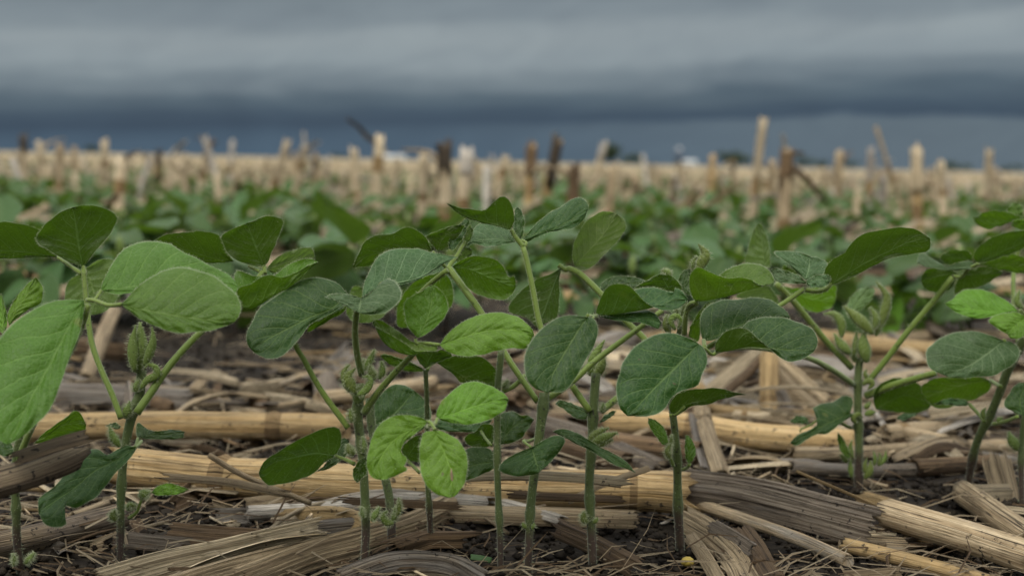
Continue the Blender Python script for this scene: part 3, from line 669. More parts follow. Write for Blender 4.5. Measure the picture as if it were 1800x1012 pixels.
# --- G
stem('G', [Vector(p) for p in ((928, 1005), (930, 950), (932, 900), (937, 850), (944, 795), (950, 750), (955, 712), (957, 690))], .555, 9.5, 12, (.32, .92))
bud('G', 'Q3', "365,770 345,755 340,738", 34, .55, hairs=60); bud('G', 'Q3', "375,775 395,760 402,742", 34, .55, hairs=60)
pet('G', "945,706 920,670 890,625 848,553 810,500 788,472", .557, .575, 7, 8)
pet('G', "957,704 1004,672 1045,635 1086,604 1128,573 1165,545", .557, .565, 8, 6)
pet('G', "956,700 985,640 1020,590 1042,557", .557, .53, 6, 5)
lf('G', 'U4', .522, 'T', 'dark', "672,-10 610,80 520,230 440,370 400,503", "640,-15 550,-27 470,-7 390,43 330,93 290,143 250,220 238,300 250,390 280,450 330,488", "710,-5 735,30 742,80 730,150 700,220 650,300 600,390 570,440 520,490 460,502", g=(.1, -.5))
lf('G', 'T5', .545, 'U', 'dark', "190,602 330,592 450,574 600,540 720,490 815,492", "250,560 350,480 440,430 520,408 600,410 680,435 720,440 732,414 775,440", "192,550 215,480 260,410 320,385 380,383 430,412 475,465 530,515 600,550 680,565 760,547", g=(0, 0), gR=-.6, gL=.9, ref='R', nu=30)
lf('G', 'T5', .548, 'T', 'dark', "195,605 330,612 480,610 632,655", "240,602 350,580 480,570 540,564 600,595", "300,628 400,640 480,648 550,672 610,690", g=(0, -1))
pet('G', "128,603 165,608 192,603", .524, .545, 4.5, 4.5, 'T5', 40)
lf('G', 'T5', .578, 'T', 'dark', "222,428 350,390 530,375", "216,400 250,360 320,335 400,333 480,348", "300,445 400,435 480,412", g=(0, -.9))
lf('G', 'T5', .572, 'U', 'dark', "700,450 665,385 625,315", "600,432 500,418 438,415 520,372", "770,440 766,400 745,368 700,330", g=(0, .6))
lf('G', 'Q3', .54, 'T', 'dark', "388,360 405,420 425,490", "330,385 270,415 225,450 222,480 280,503 350,506 400,500", "440,330 500,300 550,308 557,330 530,380 480,440 445,470", g=(0, -.6), nu=16, nv=9)
pet('G', "400,320 370,330 345,330 385,362", .557, .54, 4, 3, 'Q3', 30)
# second trifoliate of G, behind the centre
lf('G', 'T4', .565, 'U', 'mid', "60,500 180,520 300,570 400,610 493,640", "110,460 200,430 280,435 350,450 400,490 430,540 447,582 482,560", "110,570 180,660 250,695 330,722 420,726 465,690", g=(0, .5), wave=.2)
lf('G', 'T3', .566, 'U', 'dark', "775,392 620,382 450,402 330,432 232,508", "740,310 700,270 640,238 580,238 500,280 400,285 320,330 285,390", "700,425 560,445 400,480 330,497", g=(0, .8), wave=.3)
lf('G', 'T3', .59, 'U', 'mid', "860,530 780,650 700,780 600,920", "700,580 600,660 545,760 532,860 545,912", "905,610 922,690 905,770 830,850 700,922", g=(0, .4))
lf('G', 'T3', .584, 'U', 'dark', "820,397 850,310 972,212", "770,342 738,293 850,245", "890,382 950,300 1000,220", g=(0, .5))
lf('G', 'T3', .58, 'T', 'dark', "893,378 930,290 1020,166", "890,340 925,260 990,190", "922,385 1000,280 1030,190", g=(0, -.5))
lf('G', 'T3', .592, 'U', 'pale', "940,460 990,400 1045,380", "930,420 980,350 1035,372", "960,480 1010,460 1050,420", g=(0, .5))
lf('G', 'T3', .588, 'U', 'pale', "970,380 1010,300 1050,240", "960,350 1000,260 1040,210", "985,385 1040,310 1060,250", g=(0, .5))
pet('G', "885,525 900,490 950,420 1000,330", .575, .585, 6, 4, 'T3', 60); pet('G', "885,525 840,470 780,400", .574, .568, 4, 4, 'T3', 40)
pet('G', "880,525 760,620 660,720 610,820", .572, .585, 7, 4, 'T3', 90)
# --- H
stem('H', [Vector(p) for p in ((1042, 992), (1040, 940), (1037, 890), (1036, 840), (1040, 790), (1042, 740), (1045, 690), (1048, 655))], .565, 11, 11, (.34, .58, .76))
bud('H', 'Q3', "670,745 648,720 655,680", 52, .56); bud('H', 'Q3', "695,745 715,730 720,712", 34, .56, hairs=60)
pet('H', "1037,723 1004,675 975,625 950,574 935,500 925,455 919,434", .562, .575, 8, 6)
pet('H', "1057,722 1078,705 1100,690 1120,680", .562, .57, 8, 7)
lf('H', 'T4', .573, 'U', 'dark', "455,248 380,222 280,198 150,155 15,65", "482,190 472,100 440,40 400,20 365,38 330,72 280,116 200,110 110,97", "400,236 300,212 200,186 100,137", g=(0, .7))
lf('H', 'T4', .59, 'T', 'grey', "490,332 350,312 200,325 128,352", "440,240 340,205 250,205 180,280", "420,347 300,364 200,342 150,374", g=(0, -.9))
lf('H', 'T4', .585, 'T', 'grey', "525,315 505,235 512,98", "480,265 478,180 490,102", "537,285 550,190 537,125", g=(0, -.3))
lf('H', 'T4', .578, 'T', 'dark', "530,323 640,275 760,240 870,180 985,115", "590,258 660,180 750,115 800,95 850,55 910,25 960,40 990,80", "570,334 620,304 700,274 800,247 880,241 950,190", g=(0, -.8), gR=-.3)
pet('H', "460,250 500,310 545,365", .575, .575, 5, 6, 'T4', 50); pet('H', "545,372 565,340 530,322", .575, .578, 4, 4, 'T4', 20)
lf('H', 'Q3', .545, 'T', 'dark', "492,283 600,310 700,370 800,420 914,492", "540,270 620,290 700,342 790,388 870,440", "540,307 620,347 700,388 790,442 860,470", g=(.1, -1.0))
lf('H', 'U4', .578, 'T', 'dark', "680,650 580,610 450,582", "640,610 540,570 480,560", "650,690 580,672 520,627", g=(0, -.9))
lf('H', 'U4', .57, 'T', 'grey', "748,712 810,668 872,634", "790,665 840,632", "790,700 850,660", g=(0, -.9))
bud('H', 'U4', "670,860 740,790 820,745", 78, .555); bud('H', 'U4', "700,860 790,815 880,778", 82, .553); bud('H', 'U4', "730,880 790,850 850,825", 50, .553)
bud('H', 'U4', "720,400 700,330 720,250 790,145", 100, .572); bud('H', 'U4', "730,400 770,330 790,240", 85, .567); bud('H', 'U4', "690,390 680,330 690,270", 60, .573)
bud('H', 'U4', "770,640 775,600 785,575", 34, .56)
# --- I
stem('I', [Vector(p) for p in ((1196, 966), (1192, 900), (1191, 850), (1190, 800), (1186, 755), (1181, 715), (1178, 690), (1185, 640), (1195, 580), (1205, 528)) ], .572, 12, 6, (.18, .36))
pet('I', "1186,700 1162,650 1136,600 1098,562 1055,515 1018,480 998,472", .58, .598, 8, 7)
lf('I', 'T4', .60, 'U', 'pale', "895,492 1000,385 1090,285 1185,140", "880,430 890,340 930,260 980,190 1040,145 1110,122", "930,527 980,522 1050,472 1110,405 1180,335 1242,250 1238,185", g=(0, .3), cup=.3)
lf('I', 'T4', .595, 'U', 'grey', "805,505 750,640 700,780 640,922", "740,550 650,580 560,640 490,710 440,790 480,828 560,850 610,892", "790,600 792,700 785,800 770,857 690,892", g=(0, .3), gR=(.5, .2))
pet('I', "785,490 830,520 860,512", .598, .598, 6, 6, 'T4', 60)
pet('I', "1200,640 1245,610 1300,578 1372,536 1413,508", .572, .585, 7, 5.5); pet('I', "1410,508 1435,512 1452,508 1461,498", .585, .585, 5, 4)
lf('I', 'T6', .555, 'U', 'mid', "92,587 200,572 320,545 430,512 530,484 625,455", "150,500 200,440 250,405 310,360 400,325 490,320 560,348 612,400", "50,515 42,440 55,390 90,355 130,350 180,380 240,408 310,425 400,418 460,430 530,474 580,474", g=(0, 0), gR=-.6, gL=.9, ref='R', nu=30)
pet('I', "20,650 50,600 95,588", .565, .556, 5, 5, 'T6', 40)
bud('I', 'T5', "875,300 915,240 940,180 885,112", 100, .577, hairs=200); bud('I', 'T5', "850,300 850,240 880,195", 44, .58)
bud('I', 'T5', "700,330 670,305 630,292", 52, .575); bud('I', 'T5', "730,700 690,640 735,600 770,640 740,690", 62, .57); bud('I', 'T5', "690,730 660,660 675,590", 70, .572)
bud('I', 'T5', "745,590 735,560 745,530", 40, .572); pet('I', "790,730 795,640 815,560 880,515", .571, .56, 7, 5, 'T5', 90); bud('I', 'T5', "770,720 790,650 785,560", 50, .574)
lf('I', 'T5', .578, 'T', 'grey', "812,470 790,380 820,277", "765,402 752,350 785,298", "836,440 840,350 840,290", g=(0, -.3))
lf('I', 'U5', .535, 'T', 'dark', "655,172 560,270 430,400 320,510 170,667", "620,150 560,120 480,100 420,98 340,115 250,165 190,220 140,290 110,380 90,460 98,550 120,620", "670,185 700,215 712,260 705,320 680,380 660,440 620,470 540,490 480,530 440,590 400,632 330,662", g=(.1, -.5), cup=.3, nu=28)
lf('I', 'T6', .562, 'T', 'dark', "140,850 260,810 400,745 560,705 735,693", "125,800 118,720 135,650 200,595 280,570 380,572 470,555 560,562 640,595 700,640", "200,850 330,815 500,795 650,755", g=(0, -.8))
lf('I', 'T6', .545, 'T', 'dark', "225,930 330,918 450,895 600,905 750,917 905,915", "300,860 380,790 420,745 480,705 580,690 700,692 780,720 870,760 915,810 926,862", "222,880 250,830 300,785 360,765 420,765 470,790 520,840 580,890 640,945 690,980 750,995 840,970", g=(0, 0), gR=-.6, gL=.7, ref='L', nu=30)
pet('I', "90,885 150,905 200,945 232,932", .54, .546, 4, 4, 'T6', 40); pet('I', "145,850 150,900", .562, .552, 5, 5, 'T6', 20)
lf('I', 'T6', .59, 'U', 'mid', "180,590 110,700 40,820", "140,620 60,740", "200,620 130,760 100,860", g=(0, .4))
lf('I', 'U5', .573, 'U', 'dark', "470,655 560,592 680,562 820,522 982,520", "450,600 480,540 530,500 620,485 720,475 810,478 880,495", "520,657 600,597 700,589 800,554 900,528", g=(0, .8))
pet('I', "455,660 500,655 560,600", .572, .57, 4, 3, 'U5', 30)
pet('I', "480,1005 455,940 440,880", .577, .572, 5, 3, 'U5', 60)
lf('I', 'U5', .57, 'T', 'mid', "437,872 380,770 308,678", "400,850 340,775 310,720", "442,812 405,730 350,690", g=(0, -.4), gL=.3)
bud('I', 'U5', "455,960 440,900 470,850", 60, .57); bud('I', 'U5', "450,890 462,840 470,790", 40, .574)
lf('I', 'U5', .573, 'T', 'mid', "590,1000 580,910 562,795", "568,960 560,870", "632,925 622,860 590,805", g=(.3, -.3)); pet('I', "545,1030 575,1020 592,995", .58, .573, 4, 4, 'U5', 30)
# trifoliate of I at the right: three small grey leaflets and one long dark one
lf('I', 'T6', .585, 'T', 'grey', "835,437 865,360 870,273", "790,392 720,322 660,280 622,243 700,238 790,247", "900,432 965,402 990,325 930,288", g=(0, -.9))
lf('I', 'T6', .583, 'T', 'grey', "837,442 720,412 603,365", "790,405 720,378 650,360", "840,462 720,460 640,442", g=(0, -1.0))
lf('I', 'T6', .578, 'T', 'grey', "842,447 930,432 1020,432", "880,420 950,400 1000,407", "870,480 950,488 1000,462", g=(0, -1.0))
lf('I', 'T7', .585, 'U', 'dark', "300,478 440,388 570,312 720,238 850,178 992,150", "265,400 280,350 330,290 410,250 440,200 490,150 550,115 650,95 770,78 860,82 920,105", "330,472 400,442 500,397 600,342 680,302 780,272 880,257 960,242 1000,208", g=(0, .6), wave=.2)
# --- J
stem('J', [Vector(p) for p in ((1509, 866), (1509, 830), (1510, 780), (1508, 730), (1508, 690), (1509, 650), (1513, 628))], .70, 11, 9, (.12, .50, .80))
pet('J', "1500,675 1460,648 1417,628 1340,612 1285,612 1250,620 1240,614", .698, .57, 7, 5)
pet('J', "1497,646 1450,597 1395,530 1364,498", .70, .68, 8, 7)
pet('J', "1526,670 1552,639 1598,580 1637,534 1675,487", .70, .69, 7, 6.5)
pet('J', "1522,695 1560,680 1600,668 1645,655", .70, .675, 9, 7)
lf('J', 'T6', .68, 'U', 'pale', "560,345 545,200 515,48", "430,330 450,220 480,108", "597,345 590,220 570,130 540,60", g=(0, .3), gR=.2)
lf('J', 'T6', .67, 'U', 'pale', "645,600 580,495 480,480", "520,590 400,565 368,540", "660,590 600,490 540,470", g=(0, .5))
lf('J', 'T6', .70, 'U', 'young', "690,480 850,560 1045,585", "790,495 920,485 1045,475", "750,560 840,637 930,657 1020,622", g=(0, .5))
lf('J', 'T6', .69, 'U', 'mid', "700,400 740,350 790,390", "680,370 700,335", "740,400 780,395", g=(0, .5))
for ax, wp in (("600,805 500,710 400,612", 105), ("640,775 680,640 690,540 620,445", 92), ("560,1000 530,880 545,780", 120), ("385,830 380,730 330,670 262,668", 85), ("450,940 380,880 335,800", 85),
               ("600,780 620,700 580,620", 70), ("620,820 640,760 650,700", 50), ("470,960 480,870 490,780", 60), ("480,1000 470,960 450,930", 50)):
    bud('J', 'T7', ax, wp, .697 + R.uniform(-.004, .004))
lf('J', 'T7', .705, 'T', 'pale', "430,700 500,580 580,485", "420,620 480,520 560,480", "520,640 600,560 610,500", g=(0, -.4))
lf('J', 'U7', .70, 'U', 'dark', "0,622 100,562 200,525 330,565 400,580", "-20,540 20,450 150,405 270,430 330,490", "60,627 200,645 310,637", g=(0, .7))
lf('J', 'U7', .705, 'T', 'grey', "140,680 230,655 300,640", "180,650 260,636", "180,695 260,668", g=(0, -1))
lf('J', 'U6', .69, 'T', 'dark', "600,492 450,560 330,622 190,692", "620,400 560,370 490,410 400,425 345,460 400,490 420,530 330,602 240,640", "620,500 540,560 440,632 360,637 270,697 220,710", g=(.1, -.8), wave=.2)
lf('J', 'U6', .692, 'T', 'dark', "320,570 260,530 186,545", "300,520 240,508", "300,560 220,560", g=(0, -.8)); pet('J', "605,590 560,570 530,545", .70, .69, 4, 4, 'U6', 30); pet('J', "400,520 330,570 265,600 262,620", .69, .692, 2.5, 2, 'U6', 20)
lf('J', 'U6', .69, 'T', 'mid', "600,805 560,720 517,614", "560,780 520,700", "598,760 560,670", g=(0, -.4)); 
for ax, wp in (("610,930 600,850 610,800", 50), ("620,800 600,730 615,670", 44), ("580,830 560,800 530,770", 50), ("700,940 740,880 740,810", 70), ("720,930 700,850 720,790", 50), ("765,850 770,800 760,745", 36), ("790,850 805,800 800,755", 36), ("800,850 840,800 848,740", 40),
               ("690,300 720,270 750,290 720,330", 60), ("720,260 700,220 715,190", 44), ("640,560 620,520 660,495 690,520", 60), ("700,500 740,490 780,480", 56), ("700,460 730,430 740,410", 50)):
    bud('J', 'U6', ax, wp, .695, hairs=70)
# trifoliate of J far right
lf('J', 'T8', .69, 'U', 'dark', "400,545 280,562 150,600", "340,512 240,505 168,540", "360,645 270,677 180,652", g=(0, .6))
lf('J', 'T8', .695, 'U', 'dark', "410,560 560,552 722,540", "520,512 640,500", "380,690 500,657 620,607", g=(0, .6))
lf('J', 'T8', .68, 'T', 'grey', "530,478 420,505 320,512 200,508 122,475", "470,460 400,478 320,494 220,440 150,410", "540,478 480,515 400,527 300,522 180,500", g=(0, -.9))
lf('J', 'T8', .70, 'U', 'dark', "505,462 400,442 278,442", "480,400 400,386 320,405", "460,475 380,488 320,482", g=(0, .7))
lf('J', 'T8', .672, 'U', 'dark', "545,475 650,425 760,375 920,310", "510,440 540,370 620,310 720,272 860,255", "600,467 700,432 800,402 900,350", g=(0, .8))
lf('J', 'T8', .682, 'U', 'mid', "555,485 700,492 900,505", "640,440 720,405 870,445", "640,507 740,532 870,548", g=(0, .8)); pet('J', "370,565 430,570 470,520 545,480", .69, .675, 4, 4, 'T8', 40)
# --- K
stem('K', [Vector(p) for p in ((1700, 875), (1706, 825), (1718, 775), (1740, 730), (1757, 690), (1772, 650), (1795, 605), (1815, 560))], .66, 9, 12, (.20, .42))
lf('K', 'U7', .645, 'T', 'grey', "874,150 760,240 640,320 470,388", "800,123 720,95 640,85 540,95 450,130 380,180 342,220 345,290 378,350", "920,160 970,190 985,240 950,300 880,350 800,390 700,397 560,407", g=(.05, -.6))
lf('K', 'T8', .655, 'T', 'young', "822,805 660,808 500,792 313,752", "800,785 740,738 660,690 570,658 470,655 400,690 370,728", "720,827 620,847 530,859 440,834 360,793", g=(0, -.8), cup=.4)
lf('K', 'T8', .648, 'T', 'young', "880,850 810,890 742,962", "800,813 680,828 612,865 640,897", "890,940 840,987 770,992", g=(0, -.7), cup=.4)
pet('K', "830,800 870,850 900,900", .655, .66, 5, 4, 'T8', 30); pet('K', "874,150 930,200 985,225", .645, .66, 5, 4, 'U7', 30)
lf('K', 'U7', .68, 'U', 'mid', "785,422 640,442 500,482 325,540", "700,398 560,398 420,408 340,440 308,475", "780,482 700,542 620,567 480,612 400,607", g=(0, .6)); pet('K', "855,465 820,445 785,422", .66, .68, 4.5, 4, 'U7', 30)
lf('K', 'U7', .672, 'T', 'grey', "640,582 520,562 400,582", "600,555 500,545", "600,600 500,590", g=(0, -1)); pet('K', "745,705 690,640 640,585", .66, .672, 4, 4, 'U7', 30)
lf('K', 'U7', .64, 'T', 'dark', "1000,665 985,560 1030,440", "930,632 878,585 930,482 980,440", "1060,642 1080,540 1060,460", g=(0, -.5)); pet('K', "800,720 890,700 970,668", .66, .64, 5, 4, 'U7', 40)
for ax in ("740,690 730,640 755,605", "850,715 840,690 870,675"): bud('K', 'U7', ax, 48, .655, hairs=60)
# --- L (mostly out of frame)
stem('L', [Vector(p) for p in ((1797, 905), (1795, 840), (1797, 770), (1806, 700), (1822, 610), (1830, 520))], .67, 7, 8, (.25,))
bud('L', 'U7', "990,900 930,840 910,770", 100, .665); bud('L', 'T8', "850,790 805,740 830,655", 62, .675)
pet('L', "1790,605 1784,560 1781,500 1783,470", .67, .70, 5, 5)
lf('L', 'T8', .70, 'U', 'mid', "850,165 740,195 600,205 500,158", "800,147 700,122 600,125 530,162", "760,202 680,227 600,242 530,207", g=(0, .7))
lf('L', 'T8', .72, 'T', 'mid', "845,162 800,110 800,58", "780,150 740,125 770,75", "850,140 845,90", g=(0, -.5))
lf('L', 'T8', .695, 'U', 'young', "890,192 800,205 765,215", "850,180 790,185", "860,250 800,235", g=(0, .7)); pet('L', "1783,470 1795,420 1802,385", .70, .70, 5, 5)
# ------------------------------------------------------------------ corn residue: shapes
def stalk_mb(pts, radii, nodes=(), sides=16, arc=(0, 2 * math.pi), flat=1.0, ragged=0.6, upref=None):
    """cylindrical (or split) stalk along 3-D pts; nodes = fractions with a swollen ring; broken fibrous ends"""
    mb = MB(); n = len(pts) - 1; fr = frames(pts); L = 0.0; rings = []; sd_ = R.uniform(0, 50)
    full_ = arc[1] - arc[0] > 6.2
    tot = sum((pts[i + 1] - pts[i]).length for i in range(n))
    jag = [R.uniform(0, 1) ** 2 * ragged for _ in range(sides + 1)]; jag2 = [R.uniform(0, 1) ** 2 * ragged for _ in range(sides + 1)]
    if full_: jag[-1] = jag[0]; jag2[-1] = jag2[0]
    for i, (p, (t_, a, b)) in enumerate(zip(pts, fr)):
        if i: L += (pts[i] - pts[i - 1]).length
        f = i / n; ring = []
        bulge = 1 + sum(.17 * math.exp(-((f - nf) * tot / (.28 * radii[0])) ** 2) - .05 * math.exp(-((f - nf) * tot / (1.1 * radii[0])) ** 2) for nf in nodes)
        for k in range(sides + 1):
            an = arc[0] + (arc[1] - arc[0]) * k / sides
            rr = radii[i] * bulge * (1 + .09 * noise.noise((math.cos(an) * 2 + sd_, math.sin(an) * 2, L * 16)) + .03 * noise.noise((an * 2.5, sd_, L * 70)) + .018 * math.sin(an * 9 + sd_))
            off = 0.0
            if i == 0: off = -jag[k] * radii[0]
            if i == n: off = jag2[k] * radii[-1]
            ring.append(mb.vert(p + (a * math.cos(an) * flat + b * math.sin(an)) * rr + t_ * off, (L, k / sides)))
        rings.append(ring)
    for i in range(n):
        ring_ = any(abs((i + .5) / n - nf) < .75 / n for nf in nodes)
        for k in range(sides): mb.face((rings[i][k], rings[i][k + 1], rings[i + 1][k + 1], rings[i + 1][k]), 1 if ring_ else 0)
    if full_:
        for e, s_ in ((0, 1), (n, -1)):      # hollowed, pithy end
            t_ = fr[e][0]; c = mb.vert(pts[e] + t_ * s_ * radii[e] * .5, (L * (e > 0), .5))
            inner = [mb.vert(pts[e] + (Vector(mb.v[rings[e][k]]) - pts[e]) * .8 + t_ * s_ * radii[e] * .1, (L * (e > 0) + .004, k / sides)) for k in range(sides + 1)]
            for k in range(sides):
                mb.face((rings[e][k], inner[k], inner[k + 1], rings[e][k + 1]) if e == 0 else (rings[e][k], rings[e][k + 1], inner[k + 1], inner[k]))
                mb.face((inner[k], c, inner[k + 1]) if e == 0 else (inner[k], inner[k + 1], c))
    else:                                    # shell thickness and pith floor
        r2 = []
        for i, (p, (t_, a, b)) in enumerate(zip(pts, fr)):
            r2.append([mb.vert(p + (Vector(mb.v[v]) - p) * .80, mb.uv[v]) for v in rings[i]])
        for i in range(n):
            for k in range(sides): mb.face((r2[i][k + 1], r2[i][k], r2[i + 1][k], r2[i + 1][k + 1]))
            mb.face((rings[i][0], rings[i + 1][0], r2[i + 1][0], r2[i][0])); mb.face((rings[i + 1][-1], rings[i][-1], r2[i][-1], r2[i + 1][-1]))
        for k in range(sides):
            mb.face((rings[0][k], r2[0][k], r2[0][k + 1], rings[0][k + 1])); mb.face((rings[n][k + 1], r2[n][k + 1], r2[n][k], rings[n][k]))
    return mb

def strip_mb(pts, cross, width, arch=.25, cols=12, fray=.5, thick=.0006, ripple=.03, taper=(1, 1), wave=.0):
    """husk or leaf strip: a ridged band with thickness and frayed ends. cross = list of unit vectors across the band"""
    mb = MB(); n = len(pts) - 1; sd_ = R.uniform(0, 60); L = 0.0
    j0 = [R.uniform(0, 1) ** 1.5 * fray * width for _ in range(cols + 1)]; j1 = [R.uniform(0, 1) ** 1.5 * fray * width for _ in range(cols + 1)]
    top = []; bot = []
    for i, p in enumerate(pts):
        if i: L += (pts[i] - pts[i - 1]).length
        t_ = (pts[min(n, i + 1)] - pts[max(0, i - 1)]).normalized(); c = (cross[i] - t_ * t_.dot(cross[i])).normalized(); nn = c.cross(t_)
        if nn.z < 0 : nn = -nn
        f = i / n; wv = width * (taper[0] + (taper[1] - taper[0]) * f) * (1 + .10 * noise.noise((L * 30, sd_, 1)))
        rt_, rb_ = [], []
        for k in range(cols + 1):
            v = 2 * k / cols - 1
            h = arch * wv * (1 - v * v) * .5 + width * ripple * (math.sin(k * 2.4 + sd_) + 1.4 * noise.noise((k * .9, L * 25, sd_))) + wave * width * noise.noise((L * 16, v * 1.2, sd_ + 5))
            off = (-j0[k] if i == 0 else 0) + (j1[k] if i == n else 0)
            q_ = p + c * (wv * .5 * v) + nn * h + t_ * off
            rt_.append(mb.vert(q_, (L, k / cols))); rb_.append(mb.vert(q_ - nn * thick, (L, k / cols)))
        top.append(rt_); bot.append(rb_)
    for i in range(n):
        for k in range(cols):
            mb.face((top[i][k], top[i + 1][k], top[i + 1][k + 1], top[i][k + 1])); mb.face((bot[i][k], bot[i][k + 1], bot[i + 1][k + 1], bot[i + 1][k]))
        mb.face((top[i][0], bot[i][0], bot[i + 1][0], top[i + 1][0])); mb.face((top[i][-1], top[i + 1][-1], bot[i + 1][-1], bot[i][-1]))
    for k in range(cols):
        mb.face((top[0][k], top[0][k + 1], bot[0][k + 1], bot[0][k])); mb.face((top[n][k], bot[n][k], bot[n][k + 1], top[n][k + 1]))
    return mb

def lay(pts, wpx, lift, d=None, sheet=False):
    """centre line of a piece resting on the soil (or at given depths) from its outline in the photo"""
    q_ = []
    for i, (x, y) in enumerate(pts):
        if d is not None: dd = d[i] if isinstance(d, (list, tuple)) else d
        else:
            z = lift
            for _ in range(4):
                dd = ground_d(x, y, z); r_ = wpx * dd / F / 2; z = lift + r_ * (.7 if sheet else 1)
        q_.append(P(x, y, dd))
    return q_
def piece(kind, pts, wpx, mat, label, cat, lift=0.0, nodes=(), d=None, name=None, n=None, group=None, tilt=.9, **kw):
    q_ = lay(pts, wpx, lift, d, kind == 'strip'); seg = n or 26
    c3 = catmull(q_, seg); dm = sum((p - CAM).length for p in q_) / len(q_); wm = wpx * dm / F
    base = c3[0].lerp(c3[-1], .5); base.z = min(p.z for p in c3) - wm / 2
    if kind == 'strip':
        cr = []
        for i in range(len(c3)):
            t_ = (c3[min(seg, i + 1)] - c3[max(0, i - 1)]).normalized()
            c = t_.cross(fwd).normalized()
            if c.z < 0: c = -c
            cr.append((c + fwd * tilt).normalized())
        mb = strip_mb(c3, cr, wm * math.sqrt(1 + tilt * tilt * .6), **kw)
    else:
        fl = kw.pop('r1', 1.0)
        mb = stalk_mb(c3, [wm / 2 * (1 + (fl - 1) * i / seg) for i in range(seg + 1)], nodes, **kw)
    o_ = mb.build(name or {'strip': 'husk_strip', 'stalk': 'corn_stalk', 'straw': 'straw'}[kind], [SM[mat], SM['node']], None, base)
    return tag(o_, label, cat, group)

S_, H_, W_ = 'stalk', 'strip', 'straw'
LOG = piece(S_, [(212, 820), (400, 838), (640, 852), (880, 860), (1110, 862), (1208, 868)], 70, 'gold', 'thick golden corn stalk lying across the whole foreground behind the plant stems', 'corn stalk', nodes=(.20, .91), n=70, sides=20, ragged=.9)
piece(S_, [(40, 752), (240, 748), (420, 748), (606, 752)], 48, 'gold', 'pale golden corn stalk lying left of centre behind the thick foreground stalk', 'corn stalk', nodes=(.77,), n=40)
piece(S_, [(1070, 742), (1200, 747), (1330, 766), (1500, 778)], 46, 'gold', 'smooth golden corn stalk lying behind the round dark leaf, right of centre', 'corn stalk', nodes=(.35,), n=40)
piece(S_, [(1045, 772), (1120, 785), (1228, 796)], 40, 'brown', 'dark brown corn stalk piece under the golden stalk behind the round dark leaf', 'corn stalk', n=20)
piece(H_, [(1212, 856), (1300, 868), (1400, 892), (1530, 926)], 66, 'grey', 'wide weathered grey husk sheet running down from the broken stalk end', 'corn husk', lift=.004, arch=.35, cols=22, fray=.25, n=30, tilt=.6)
piece(S_, [(1216, 882), (1300, 910), (1400, 945), (1490, 984)], 23, 'tan', 'slim tan stalk lying under the lower edge of the wide grey husk sheet', 'corn stalk', r1=.9)
piece(H_, [(1204, 912), (1250, 940), (1285, 975), (1312, 1020)], 44, 'tan', 'ribbed tan husk strip splaying downward below the broken stalk end', 'corn husk', arch=.2, cols=16, fray=.9, tilt=.5)
piece(H_, [(1215, 945), (1240, 980), (1265, 1022)], 22, 'tan', 'narrow curved husk strip beside the yellow kernel at the bottom', 'corn husk', arch=.5, fray=.8)
piece(H_, [(1305, 935), (1330, 970), (1362, 1022)], 36, 'brown', 'dark ribbed husk strip falling to the bottom edge right of the splayed husk', 'corn husk', arch=.3, cols=14, fray=.8)
piece(H_, [(1255, 925), (1290, 945), (1320, 965)], 20, 'grey', 'short grey husk flap between the splayed husk and the slim tan stalk', 'corn husk', lift=.006, fray=.9)
piece(S_, [(1562, 903), (1640, 926), (1720, 950), (1815, 982)], 52, 'tan', 'stout split corn stalk with a bleached upper side at the lower right corner', 'corn stalk', lift=.002, n=34, sides=18, ragged=1.2)
piece(S_, [(1490, 958), (1570, 978), (1650, 998), (1735, 1022)], 26, 'gold', 'thin golden stalk lying in front of the stout split stalk at lower right', 'corn stalk', ragged=1.3)
piece(H_, [(1520, 878), (1560, 890), (1606, 908)], 26, 'gold', 'short ribbed golden stalk end poking out above the stout split stalk', 'corn husk', arch=.7, fray=.6)
piece(S_, [(1697, 868), (1740, 898), (1815, 950)], 44, 'tan', 'grey-tan stalk slanting behind the leaning plant to the right edge', 'corn stalk', ragged=.8)
piece(H_, [(1752, 812), (1762, 850), (1780, 915)], 58, 'tan', 'broad dry husk standing beside the leaning plant at the right', 'corn husk', d=[.70, .69, .67], arch=.4, cols=16, fray=.4, tilt=.3, taper=(.8, .7))
piece(S_, [(1395, 797), (1520, 796), (1650, 786), (1800, 784)], 25, 'tan', 'long straight tan stalk lying horizontally behind the plant with pale folded buds', 'corn stalk', n=34)
piece(S_, [(1396, 822), (1500, 828), (1605, 826)], 24, 'grey', 'grey flattened stalk in front of the long straight tan stalk', 'corn stalk', ragged=1.3)
piece(S_, [(1608, 822), (1680, 818), (1740, 814)], 30, 'brown', 'brown half-rotten stalk piece behind the base of the leaning plant', 'corn stalk')
piece(S_, [(1556, 764), (1640, 756), (1725, 744)], 36, 'tan', 'thick tan stalk piece lying just left of the leaning plant', 'corn stalk', nodes=(.15,))
piece(H_, [(1540, 724), (1552, 746), (1567, 768)], 36, 'white', 'bleached white pith chip right of the plant with pale folded buds', 'corn residue', arch=.2, fray=.3, name='pith_chip', tilt=.3)
piece(H_, [(1232, 712), (1244, 760), (1268, 832)], 30, 'tan', 'dry leaf strip leaning over the golden stalk right of the round dark leaf', 'corn husk', d=[.79, .76, .70], arch=.6, fray=.3, tilt=.2)
piece(H_, [(1218, 728), (1226, 770), (1240, 822)], 16, 'grey', 'thin grey leaf strip left of the leaning dry leaf strip', 'corn husk', d=[.80, .77, .71], fray=.5, tilt=.2)
piece(H_, [(1245, 664), (1262, 696), (1281, 732)], 22, 'white', 'flat white paper-like husk scrap below the two-toned folded leaf', 'corn husk', d=[.95, .92, .89], arch=.1, fray=.1, tilt=.2)
piece(S_, [(1352, 628), (1352, 670), (1353, 712), (1356, 756)], 34, 'gold', 'short golden stub of a cut stalk standing right of the folded dark leaf', 'corn stubble', d=[.93, .92, .91, .90], nodes=(.62,), n=24)
